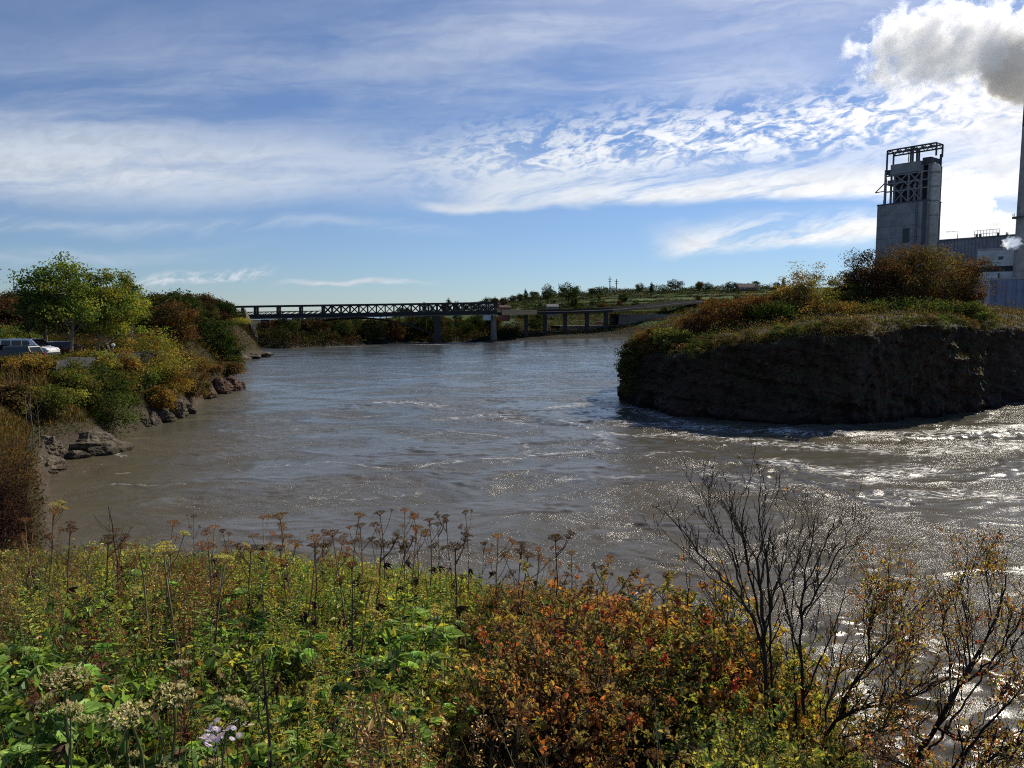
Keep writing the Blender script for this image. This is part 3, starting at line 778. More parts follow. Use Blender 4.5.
    over(mul(mul(stroke((-300, 20), (1300, 40), 120, 80, .05, .05), b.ss(soft, 0.3, 0.75, .0, 1)), 0.22))
    over(mul(mul(stroke((150, 110), (900, 66), 26, 30, .3, .2), wisp), 0.35))
    # low thin bands and small scraps on the left
    over(mul(mul(stroke((-200, 268), (330, 246), 12, 14, .1, .5), wisp), 0.42))
    over(mul(mul(stroke((120, 284), (285, 274), 11, 8, .2, .2), mot), 0.8))
    over(mul(stroke((262, 287), (450, 280), 3.5, 3.0, .3, .5), 0.85))
    over(mul(mul(stroke((-100, 222), (520, 232), 10, 14, .1, .3), wisp2), 0.30))
    over(mul(stroke((860, 285), (1200, 280), 60, 40, .3, .05), 0.6))
    near_sun = b.ss(b.v('DOT_PRODUCT', tc.outputs['Generated'], tuple(sd)), 0.62, 0.95)
    shade = b.ss(b.m('ADD', b.m('MULTIPLY', soft, 0.5), b.m('MULTIPLY', mott, 0.5)), 0.35, 0.6, 0.86, 1.08)
    lum = mul(b.m('MULTIPLY_ADD', near_sun, 0.38, 0.74), shade)
    tint = b.mix(near_sun, (0.90, 0.97, 1.06), (1.05, 1.02, 0.98))
    cc = b.v('SCALE', tint, b.m('DIVIDE', lum, K))
    hz = b.mix(b.ss(dz, 0.0, 0.22), (0.74, 0.91, 1.24), (0.94, 0.99, 1.22))
    clear = b.mix(1.0, sky.outputs[0], hz, 'MULTIPLY')
    cc_n = b.mix(b.m('GREATER_THAN', dz, -0.02), clear, b.mix(acc, clear, cc))
    b.put(bg.inputs['Color'], cc_n); bg.inputs['Strength'].default_value = K
    b.link(bg.outputs[0], out.inputs[0])
build_sky()

# ------------------------------------------------------------------ steam
def make_steam(name, label, loc, scale, rot, dens, nscale, thr, seed, col=(0.86, 0.87, 0.89), soft=0.06, glow=0.13, grp='steam clouds rising from the mill'):
    import bmesh
    m, nt, out = newmat(name + '_vapour'); b = NB(nt)
    tc = b.node('ShaderNodeTexCoord'); co = tc.outputs['Object']
    n = b.noise(b.v('ADD', b.v('MULTIPLY', co, tuple(s / max(scale) for s in scale)), (seed, seed * .7, seed * .3)), nscale, 7, 0.58, 0.25)
    r = b.v('LENGTH', co)
    f = b.m('SUBTRACT', b.m('ADD', n, b.m('MULTIPLY', b.m('SUBTRACT', 1.0, b.m('POWER', r, 2.0)), 0.30)), thr)
    d = b.m('MULTIPLY', b.ss(f, 0.0, soft), b.m('MULTIPLY', b.ss(r, 1.0, 0.86), dens))
    v = b.node('ShaderNodeVolumeScatter'); v.inputs['Color'].default_value = (*col, 1); v.inputs['Anisotropy'].default_value = 0.45
    b.put(v.inputs['Density'], d)
    e = b.node('ShaderNodeEmission'); e.inputs['Color'].default_value = (.80, .88, 1.0, 1); b.put(e.inputs['Strength'], b.m('MULTIPLY', d, glow))  # emission stands in for light scattered many times inside the steam
    ad = b.node('ShaderNodeAddShader'); b.link(v.outputs[0], ad.inputs[0]); b.link(e.outputs[0], ad.inputs[1]); b.link(ad.outputs[0], out.inputs['Volume'])
    bm = bmesh.new(); bmesh.ops.create_icosphere(bm, subdivisions=3, radius=1.0)
    me = bpy.data.meshes.new(name); bm.to_mesh(me); bm.free(); me.materials.append(m)
    o = bpy.data.objects.new(name, me); COL.objects.link(o); o.location = loc; o.scale = scale; o.rotation_euler = rot
    return tag(o, label, 'steam', grp)

# ------------------------------------------------------------------ the mill on the right
def zat(py, d, px=950): return P(px, py, d)[2]
GREY = (.23, .24, .265); DGREY = (.075, .08, .095); LGREY = (.42, .43, .44); BLUEGREY = (.12, .145, .20)
def build_mill():
    D = 300.0; los = norm(np.array([P(905, 200, D)[0], D])); rg = np.array([los[1], -los[0]])
    phi = math.radians(25); ex = rg * math.cos(phi) - los * math.sin(phi); rz = math.atan2(ex[1], ex[0])
    o0 = P(877, 215, D); mpp = D / F * 1.01; WX = 48 * mpp / 1.017
    t = empty('mill_tower', 'tall grey industrial tower with open steel framework top beside a drifting steam cloud', 'tower', None, (o0[0], o0[1], 8.0), rz)
    lx = lambda px: (px - 877) / 49.7 * WX
    lz = lambda py: zat(py, D - 7, 905) - 8.0
    rib = MB(); zt = lz(203.5)
    rib.box(0, WX, 0, 11, -2, zt, GREY)
    for k in range(24): rib.box(WX * (k + .5) / 24 - .09, WX * (k + .5) / 24 + .09, -.10, -.003, 0, zt - .3, tuple(np.array(GREY) * .93))
    for k in range(18): rib.box(WX + .003, WX + .1, 11 * (k + .5) / 18 - .09, 11 * (k + .5) / 18 + .09, 0, zt - .3, GREY)
    rib.build('lower_block', SHEET, t)
    MB().box(-.15, WX + .15, -.18, 11.15, zt + .003, zt + .5, DGREY).build('parapet', STEEL, t)
    w = MB().box(lx(904), lx(910.2), -.16, -.105, lz(243), lz(229.5), (.012, .013, .016)).build('window', GLASS, t)
    MB().box(lx(904) - .12, lx(910.2) + .12, -.26, -.165, lz(229.5) + .003, lz(229.5) + .25, DGREY).box(lx(906.9), lx(907.3), -.2, -.165, lz(243), lz(229.5), DGREY).build('frame', STEEL, w)
    MB().box(lx(922.7), lx(926.2), -.35, -.11, lz(300), zt - .02, DGREY).build('pipe_duct', STEEL, t)
    # open framework
    zb = zt + .5; z1 = lz(168); dk = (.05, .053, .062); md = (.19, .2, .215)
    fr = MB(); xs = [lx(883.2), lx(892.5), lx(906.7), lx(919), lx(926)]
    for x in xs:
        for y in (.8, 5.5, 10.2): fr.bar((x, y, zb), (x, y, z1 + .3), .62, c=md)
    for zz in (lz(190), lz(182), lz(174)):
        fr.bar((xs[0], .8, zz), (xs[-1], .8, zz), .45, c=md); fr.bar((xs[0], 10.2, zz), (xs[-1], 10.2, zz), .45, c=md)
        fr.bar((xs[-1], .8, zz), (xs[-1], 10.2, zz), .45, c=md)
    zm = lz(186)
    for a, c in ((xs[1], xs[2]), (xs[2], xs[3])):
        fr.bar((a, .72, zb), (c, .72, zm), .34, c=md); fr.bar((a, .62, zm), (c, .62, lz(173)), .34, c=md)
        fr.bar((c, .66, zb), (a, .66, zm), .34, c=md); fr.bar((c, .56, zm), (a, .56, lz(173)), .34, c=md)
    fr.build('steel_frame', STEEL, t)
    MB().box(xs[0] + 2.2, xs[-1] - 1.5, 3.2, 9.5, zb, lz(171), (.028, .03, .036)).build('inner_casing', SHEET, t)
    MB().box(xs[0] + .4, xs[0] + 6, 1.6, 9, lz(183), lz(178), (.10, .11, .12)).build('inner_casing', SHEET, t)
    for px_, r_ in ((911, .55), (915, .4), (898, .35)):
        pp = MB(); pp.tube([(lx(px_), 2.2, zb), (lx(px_), 2.2, lz(186)), (lx(px_) + .8, 2.6, lz(180))], r_, 10, (.25, .26, .27)); pp.build('process_pipe', STEEL, t)
    MB().box(lx(888.5), lx(918), .3, 9, lz(173), lz(163), (.21, .22, .24)).build('header_box', SHEET, t)
    MB().box(lx(918) + .02, lx(926), 1.5, 9.5, lz(168), lz(160), (.05, .052, .06)).build('roof_block', SHEET, t)
    MB().box(xs[0] - .1, lx(888.4), 1.0, 8, lz(172), lz(167.5), (.045, .048, .056)).build('roof_block', SHEET, t)
    # round vessel, sunlit side
    vc = (lx(927.2), 3.6); R = 2.1; vs = MB()
    hz = [lz(310), lz(174), lz(169), lz(166.5), lz(165.6)]
    vs.tube([(vc[0], vc[1], z) for z in hz], [R, R, R * .86, R * .5, .05], 28, (.40, .40, .39), cap=True)
    vs.build('vessel', STEEL, t, smooth=True)
    for py in (176, 190, 204, 218): MB().tube([(vc[0], vc[1], lz(py)), (vc[0], vc[1], lz(py) + .4)], R + .14, 28, (.2, .2, .21), cap=True).build('vessel_band', STEEL, t)
    MB().tube([(lx(928.2), 7.6, lz(300)), (lx(928.2), 7.6, lz(156))], .42, 12, (.07, .07, .08), cap=True).build('vent_pipe', STEEL, t)
    # gantry over the roof
    ga = MB(); gy = 1.2; ztop = lz(147.5); ztr = lz(147); g0, g1 = lx(883.5), lx(931)
    for y in (gy, gy + 5):
        for x, z0 in ((g0, z1), (g1, lz(160)), (lx(907), lz(163)), (lx(909), lz(163))): ga.bar((x, y, z0), (x, y, ztop), .5, c=dk)
        for zz in (ztop, lz(151)): ga.bar((g0, y, zz), (g1, y, zz), .5, c=dk)
        for k in range(12):
            a = g0 + (g1 - g0) * k / 12; c = g0 + (g1 - g0) * (k + 1) / 12
            ga.bar((a, y, ztop if k % 2 else lz(151)), (c, y, lz(151) if k % 2 else ztop), .24, c=dk)
    for k in range(7):
        x = g0 + (g1 - g0) * k / 6
        ga.bar((x, gy, ztop), (x, gy + 5, ztop), .3, c=dk)
    for px_ in (902.5, 910): ga.bar((lx(px_), gy + 2, lz(161)), (lx(px_), gy + 2, ztop), .25, c=dk)
    ga.build('gantry', STEEL, t)
    jb = MB(); jx = lx(871.5)
    jb.bar((jx, 2, lz(188.8)), (xs[0], 2, lz(188)), .3, c=dk).bar((jx, 2, lz(188.8)), (xs[0], 2, lz(178)), .3, c=dk).bar((xs[0] - .2, 2, lz(204)), (xs[0] - .2, 2, lz(176)), .3, c=dk)
    jb.bar((lx(879.5), 3, zb), (lx(879.5), 3, lz(197)), .35, c=dk).build('jib_crane', STEEL, t)
    MB().box(-1.4, -.003, 3, 5, lz(229), lz(226), DGREY).build('vent_hood', STEEL, t)
    ld = MB()
    for x_ in (lx(916), lx(916) + .7): ld.bar((x_, -.45, 0), (x_, -.45, zt + 1.4), .1, c=DGREY)
    for k in range(60): ld.bar((lx(916), -.45, zt * k / 60), (lx(916) + .7, -.45, zt * k / 60), .08, c=DGREY)
    ld.build('ladder', STEEL, t)
    for py in (214, 226, 238, 250, 262): MB().box(-.02, WX + .02, -.125, -.102, lz(py), lz(py) + .16, tuple(np.array(GREY) * .72)).build('panel_joint', SHEET, t)
    # long shed
    def quad_building(name, label, cat, pA, pB, dA, dB, pytA, pytB, depth, col, z0=6.0, ribs=0, roofcol=DGREY):
        A = P(pA, 300, dA); Bq = P(pB, 300, dB); e = np.array([Bq[0] - A[0], Bq[1] - A[1]]); L = np.hypot(*e); ang = math.atan2(e[1], e[0])
        b_ = empty(name, label, cat, None, (A[0], A[1], z0), ang)
        zA, zB = P(pA, pytA, dA)[2] - z0, P(pB, pytB, dB)[2] - z0; zt_ = (zA + zB) / 2
        wl = MB().box(0, L, 0, depth, -3, zt_, col)
        for k in range(ribs):
            x = L * (k + .5) / ribs; wl.box(x - L / ribs * .18, x + L / ribs * .18, -.28, -.003, -2, zt_ - .35, tuple(np.array(col) * .8))
        wl.build('wall', SHEET, b_)
        MB().box(-.3, L + .3, -.35, depth + .3, zt_ + .003, zt_ + .55, roofcol).build('roof', SHEET, b_)
        return b_, L, zt_
    s, L, zt_ = quad_building('mill_shed', 'long blue grey shed with low flat roof beyond the island trees', 'shed', 930, 1080, 345, 300, 241, 231, 40, (.15, .165, .215), ribs=0)
    mb = MB()
    for k in range(40): mb.box(L * (k + .5) / 40 - .06, L * (k + .5) / 40 + .06, -.09, -.003, 0, zt_ - .2, (.10, .11, .145))
    mb.build('wall_ribs', SHEET, s)
    for f in (.26, .285, .41, .47): MB().tube([(L * f, 8, zt_ + .5), (L * f, 8, zt_ + 2.4)], .5, 10, DGREY, cap=True).build('roof_vent', STEEL, s)
    rl = MB()
    for k in range(9): rl.bar((L * .28 + k * 1.2, 3, zt_ + .5), (L * .28 + k * 1.2, 3, zt_ + 3.6), .14, c=DGREY)
    for z_ in (2.0, 3.5): rl.bar((L * .28, 3, zt_ + z_), (L * .28 + 9.6, 3, zt_ + z_), .14, c=DGREY)
    MB().bar((4, 3, zt_ + 4), (9, 3, zt_ + 4), .2, c=DGREY).bar((9, 3, zt_ + .5), (9, 3, zt_ + 4), .2, c=DGREY).build('davit', STEEL, s)
    rl.build('railing', STEEL, s)
    s, L, zt_ = quad_building('mill_building', 'pale grey mill building with dark green stripe in front of the shed', 'building', 975, 1110, 275, 250, 251.5, 243, 24, (.52, .55, .58), ribs=0, roofcol=(.3, .31, .32))
    z_ = lambda py: P(1000, py, 270)[2] - 6.0
    MB().box(0.2, L * .96, -.12, -.003, z_(271.5), z_(266), (.018, .032, .036)).build('stripe', SHEET, s)
    f = MB().box(L * .17, L * .205, -.14, -.003, z_(259.5), z_(257), (.01, .01, .012)).build('window', GLASS, s)
    MB().box(L * .165, L * .21, -.2, -.145, z_(257) + .003, z_(257) + .2, DGREY).build('frame', STEEL, f)
    MB().box(L * .175, L * .185, -.6, -.003, z_(290), z_(273), DGREY).add([(L * .187, -.4, z_(278)), (L * .187, -.1, z_(278)), (L * .29, -.4, z_(282)), (L * .29, -.1, z_(282)), (L * .187, -.4, z_(281)), (L * .187, -.1, z_(281)), (L * .29, -.4, z_(283)), (L * .29, -.1, z_(283))], [(0, 2, 3, 1), (4, 5, 7, 6), (0, 4, 6, 2), (2, 6, 7, 3)], c=DGREY).build('lean_to', SHEET, s)
    s, L, zt_ = quad_building('storage_silo_wall', 'blue corrugated steel storage building low down behind the grassy island edge', 'building', 989, 1120, 240, 215, 281, 275, 18, (.22, .25, .34), ribs=12, roofcol=(.3, .31, .33))
    s.name = 'storage_building'
    # chimney
    c0 = P(1026.6, 200, 262); ch = empty('chimney', 'tall grey chimney stack with dark top at the right of the mill', 'chimney', None, (c0[0], c0[1], 6.0))
    zt_ = P(1025, 94, 262)[2] - 6.0; zd = P(1025, 126, 262)[2] - 6.0
    MB().tube([(0, 0, -3), (0, 0, zd * .5), (0, 0, zd)], [2.9, 2.65, 2.42], 32, (.30, .28, .27), cap=True).build('shaft', CONC, ch, smooth=False)
    MB().tube([(0, 0, zd + .003), (0, 0, zt_)], [2.46, 2.36], 32, (.055, .04, .042), cap=True).build('dark_top', CONC, ch)
    pl = MB().tube([(0, 0, P(1020, 218, 262)[2] - 6), (0, 0, P(1020, 217, 262)[2] - 6 + .1)], 3.9, 24, DGREY, cap=True)
    for k in range(12):
        a = k / 12 * 6.283; pl.bar((3.8 * math.cos(a), 3.8 * math.sin(a), P(1020, 217, 262)[2] - 6), (3.8 * math.cos(a), 3.8 * math.sin(a), P(1020, 217, 262)[2] - 4.8), .1, c=DGREY)
    pl.build('platform', STEEL, ch)
    # steam
    make_steam('steam_plume', 'billowing grey and white steam plume drifting left from the tall chimney', tuple(P(948, 46, 262)), (38, 20, 18), (0, math.radians(-6), 0), 0.17, 5.6, 0.635, 3.3)
    make_steam('steam_plume', 'dark root of the chimney plume just over the stack mouth', tuple(P(1012, 68, 262)), (11, 9, 14), (0, math.radians(-38), 0), 0.55, 2.6, 0.52, 8.1, col=(.62, .65, .70), glow=.05)
    make_steam('steam_cloud', 'bright white steam cloud hanging between the grey tower and the chimney', tuple(P(964, 203, 335)), (14, 10, 15), (0, 0, 0), 0.16, 3.4, 0.60, 5.9, glow=.42)
    make_steam('steam_cloud', 'thin white steam hugging the right side of the grey tower', tuple(P(939, 218, 306)), (4.5, 4, 9), (0, 0, 0), 0.30, 2.6, 0.60, 6.7, glow=.4)
    make_steam('steam_puff', 'small grey smoke curl above the long shed roof', tuple(P(1001, 222, 290)), (6.5, 4, 4.4), (0, math.radians(25), 0), 0.35, 2.4, 0.62, 1.9, col=(.72, .75, .8))
    make_steam('steam_puff', 'small white steam puff low on the long shed roof beside the chimney', tuple(P(1012, 243, 256)), (4.2, 3, 2.8), (0, 0, 0), 0.5, 3.4, 0.62, 4.4, soft=.12, glow=.4)
build_mill()

# ------------------------------------------------------------------ bridges
def build_bridges():
    STEELD = (.018, .019, .022)
    A = P(232, 306.8, 318); B = P(497, 302.8, 336)
    e = B - A; L = np.linalg.norm(e[:2]); ux = np.array([e[0], e[1], 0]) / L; uy = np.array([-ux[1], ux[0], 0])
    pt = lambda f, w, dz: A + e * f + uy * w + np.array([0, 0, dz])
    t = empty('truss_bridge', 'long dark steel truss railway bridge spanning the far end of the river', 'bridge')
    hgt = 3.7
    for w in (0.0, 6.0):
        tr = MB(); tr.bar(pt(0, w, 0), pt(1, w, 0), .7, .8, c=STEELD); tr.bar(pt(0, w, -hgt), pt(1, w, -hgt), .9, c=STEELD)
        nb = 13; f1 = .33
        for k in range(5): tr.bar(pt(f1 * k / 4.0, w, -hgt), pt(f1 * k / 4.0, w, 0), .95, c=STEELD)
        n2 = 20
        for k in range(n2):
            a = f1 + (1 - f1) * k / n2; c = f1 + (1 - f1) * (k + 1) / n2
            tr.bar(pt(a, w, -hgt), pt(c, w, 0), .36, c=STEELD); tr.bar(pt(a, w, 0), pt(c, w, -hgt), .36, c=STEELD)
            tr.bar(pt(c, w, -hgt), pt(c, w, 0), .5, c=STEELD)
        # low guard lattice in the open panels
        for k in range(16):
            a = f1 * k / 16; c = f1 * (k + 1) / 16; tr.bar(pt(a, w, -hgt), pt(c, w, -hgt + 1.3), .25, c=STEELD)
        tr.bar(pt(0, w, -hgt + 1.4), pt(f1, w, -hgt + 1.4), .35, c=STEELD)
        tr.build('truss', STEEL, t)
    dk = MB(); dk.bar(pt(-.03, 3, -hgt - .9), pt(1.0, 3, -hgt - .75), 6.6, 1.1, c=(.022, .022, .024)); dk.build('deck', STEEL, t)
    ed = MB(); ed.bar(pt(-.03, -1.2, -hgt - 1.35), pt(1.0, -1.2, -hgt - 1.35), .4, .35, c=(.13, .125, .12)); ed.build('kerb_edge', CONC, t)
    for k in range(26): MB().bar(pt(k / 25, 0, 0), pt(k / 25, 6, 0), .3, c=STEELD).build('cross_brace', STEEL, t)
    for f, zb, col, wd in ((.115, -3, (.05, .05, .05), 3.0), (.765, -3, (.05, .048, .045), 3.0), (.99, 1, (.15, .142, .13), 1.7)):
        c = pt(f, 3, 0); zt_ = c[2] - hgt - 1.7
        p = MB()
        for s in (-1, 1):
            q = c + uy * s * 2.4; p.add(*_prism(q, ux, uy, wd, 1.9, wd * .86, 1.6, zb, zt_), c=col)
        p.bar(c - uy * 3.6 + np.array([0, 0, zt_ - c[2] - .6]), c + uy * 3.6 + np.array([0, 0, zt_ - c[2] - .6]), wd * .9, 1.2, c=col)
        p.add(*_prism(c, ux, uy, wd * 1.25, 7.5, wd * 1.15, 7.2, zb, 3.0), c=tuple(np.array(col) * .8))
        p.build('pier', CONC, t)
    # the arch ribs of the road bridge beside it
    n = 24
    for w in (9.0, 13.0):
        ar = MB()
        pts = [pt(.13 + .62 * k / n, w, -hgt - 1.8 - 7.5 * (2 * k / n - 1) ** 2) for k in range(n + 1)]
        for a, c in zip(pts[:-1], pts[1:]): ar.bar(a, c, .8, c=(.035, .035, .034))
        for k in range(1, n): ar.bar(pts[k], pt(.13 + .62 * k / n, w, -hgt - 1.2), .3, c=(.035, .035, .034))
        ar.build('arch_rib', STEEL, t)
    # viaduct to the right
    v = empty('road_viaduct', 'low dark road viaduct on concrete piers running right from the truss bridge', 'viaduct')
    pts = [P(493, 313.6, 342), P(530, 313.2, 385), P(570, 312.4, 405), P(606, 311, 428), P(640, 308, 460), P(672, 304.5, 500), P(700, 302, 540)]
    d = MB(); rl = MB()
    for a, c in zip(pts[:-1], pts[1:]):
        d.bar(a, c, 8.5, 1.2, c=(.02, .02, .02)); up = np.array([0, 0, 1.25])
        for off in (-4.1, 4.1):
            q = norm(np.cross(c - a, [0, 0, 1.0])) * off
            rl.bar(a + q + up, c + q + up, .28, .9, c=(.022, .022, .021))
    d.build('deck', CONC, v); rl.build('parapet', CONC, v)
    for px_, i in ((526, 0), (545, 1), (565, 1), (587, 2), (603, 3)):
        k = min(range(200), key=lambda s: abs(proj(*(pts[i] + (pts[i + 1] - pts[i]) * s / 199))[0] - px_)); c = pts[i] + (pts[i + 1] - pts[i]) * k / 199
        p = MB(); zb = ground(c[0], c[1]) - 1
        for s in (-1, 1): p.box(c[0] - .9, c[0] + .9, c[1] + s * 2.2 - .9, c[1] + s * 2.2 + .9, zb, c[2] - 1.95, (.05, .05, .048))
        p.box(c[0] - .95, c[0] + .95, c[1] - 4, c[1] + 4, c[2] - 1.94, c[2] - .76, (.06, .06, .055)); p.build('pier', CONC, v)
def _prism(c, ux, uy, a0, b0, a1, b1, z0, z1):
    v = []
    for a, b_, z in ((a0, b0, z0), (a1, b1, z1)):
        for i, j in ((-1, -1), (1, -1), (1, 1), (-1, 1)):
            q = c + ux * i * a / 2 + uy * j * b_ / 2; v.append((q[0], q[1], z))
    return np.array(v), [(3, 2, 1, 0), (4, 5, 6, 7), (0, 1, 5, 4), (1, 2, 6, 5), (2, 3, 7, 6), (3, 0, 4, 7)]
build_bridges()

# embankment road on the far shore and its parked vehicles
def build_far_road():
    pts = [shore(p, q) for p, q in ((500, 340.0), (560, 338.4), (620, 336.4), (690, 334.4), (760, 333.4))]
    pts = [(p[0] + 1, p[1] + 14) for p in pts]
    mb = MB()
    for (x0, y0), (x1, y1) in zip(pts[:-1], pts[1:]):
        n = norm(np.array([-(y1 - y0), x1 - x0])); v = []
        zs = [max(ground(x0, y0), ground(x1, y1)) + .8] * 4
        for q, z in zip(((x0, y0), (x1, y1), (x1 + n[0] * 7, y1 + n[1] * 7), (x0 + n[0] * 7, y0 + n[1] * 7)), zs): v.append((*q, z))
        v += [(a, b_, -1) for a, b_, z in v]
        mb.add(v, [(0, 1, 2, 3), (4, 5, 1, 0), (6, 7, 3, 2)], c=(.17, .15, .13))
    tag(mb.build('shore_road', CONC), kind='structure')
    return pts
FARROAD = build_far_road()

# ------------------------------------------------------------------ vehicles
def make_car(name, label, cat, body, L=4.7, Hh=1.75, kind='suv'):
    t = empty(name, label, cat); Wd = 1.86
    if kind == 'van': prof = [(-.5, .22), (-.5, .62), (-.485, .95), (-.44, 1.0), (.16, 1.0), (.33, .62), (.47, .54), (.5, .42), (.5, .22)]
    else: prof = [(-.5, .24), (-.5, .58), (-.46, .66), (-.40, .96), (-.30, 1.0), (.10, .985), (.24, .66), (.45, .58), (.5, .46), (.5, .24)]
    n = len(prof); mb = MB(); vv = []
    for s, tap in ((-1, 1), (-.86, 1), (.86, 1), (1, 1)):
        for x, z in prof:
            inset = .10 * max(0, z - .58) / .42
            vv.append((x * L * (1 if abs(s) < .9 else .985), s * (Wd / 2 - inset) , z * Hh * (1 if abs(s) < .9 else (.985 if z > .5 else 1))))
    q = []
    for r in range(3):
        for k in range(n):
            j = (k + 1) % n; q.append((r * n + k, r * n + j, (r + 1) * n + j, (r + 1) * n + k))
    tr = []
    for r, fl in ((0, 1), (3, 0)):
        for k in range(1, n - 1): tr.append((r * n, r * n + k, r * n + k + 1) if fl else (r * n, r * n + k + 1, r * n + k))
    mb.add(vv, q, tr, body); mb.build('body', PAINT, t)
    for s in (-1, 1):
        for x0, x1 in ((-.42, -.24), (-.22, -.03), (-.01, .15)):
            yy = s * (Wd / 2 - .035); g = MB()
            zt_, zb = .93 * Hh, .64 * Hh; xt = x1 * L if x1 < .1 else .10 * L
            yi = s * (Wd / 2 - .085); g.add([(x0 * L, yy, zb), (x1 * L + (.05 * L if x1 > .1 else 0), yy, zb), (xt, yi, zt_), (x0 * L, yi, zt_)], [(0, 1, 2, 3)], c=(.012, .014, .018)); g.build('side_window', GLASS, t)
    a, c = (.165, .975) if kind == 'van' else (.105, .965); a2, c2 = (.325, .645) if kind == 'van' else (.235, .68)
    g = MB(); g.add([(a * L + .04, -.72, c * Hh + .01), (a * L + .04, .72, c * Hh + .01), (a2 * L + .03, .82, c2 * Hh + .02), (a2 * L + .03, -.82, c2 * Hh + .02)], [(0, 1, 2, 3)], c=(.012, .014, .018)); g.build('windscreen', GLASS, t)
    g = MB(); xr = -.5 * L - .012 if kind == 'van' else -.44 * L; g.add([(-.5 * L - .012 if kind == 'van' else -.465 * L, -.72, .66 * Hh), (-.5 * L - .012 if kind == 'van' else -.465 * L, .72, .66 * Hh), (-.478 * L - .03 if kind == 'van' else -.415 * L, .66, .92 * Hh), (-.478 * L - .03 if kind == 'van' else -.415 * L, -.66, .92 * Hh)], [(0, 1, 2, 3)], c=(.012, .014, .018)); g.build('rear_window', GLASS, t)
    for x in (-.31, .31):
        for s in (-1, 1):
            w = MB(); w.tube([(x * L, s * .72, .34), (x * L, s * .95, .34)], .34, 18, (.02, .02, .02), cap=True); wo = w.build('wheel', RUBBER, t)
            r = MB(); r.tube([(x * L, s * .94, .34), (x * L, s * .962, .34)], .2, 12, (.4, .4, .42), cap=True); r.build('rim', STEEL, wo)
    for s in (-1, 1):
        MB().box(.486 * L, .504 * L, s * .72 - .14, s * .72 + .14, .40 * Hh, .47 * Hh, (.75, .75, .7)).build('headlight', PAINT, t)
        MB().box(-.506 * L, -.49 * L, s * .76 - .1, s * .76 + .1, .42 * Hh, .56 * Hh, (.35, .02, .015)).build('tail_light', PAINT, t)
    MB().box(-.515 * L, -.488 * L, -.85, .85, .25 * Hh, .33 * Hh, (.03, .03, .03)).build('bumper', RUBBER, t)
    MB().box(.49 * L, .512 * L, -.85, .85, .25 * Hh, .33 * Hh, (.03, .03, .03)).build('bumper', RUBBER, t)
    return t
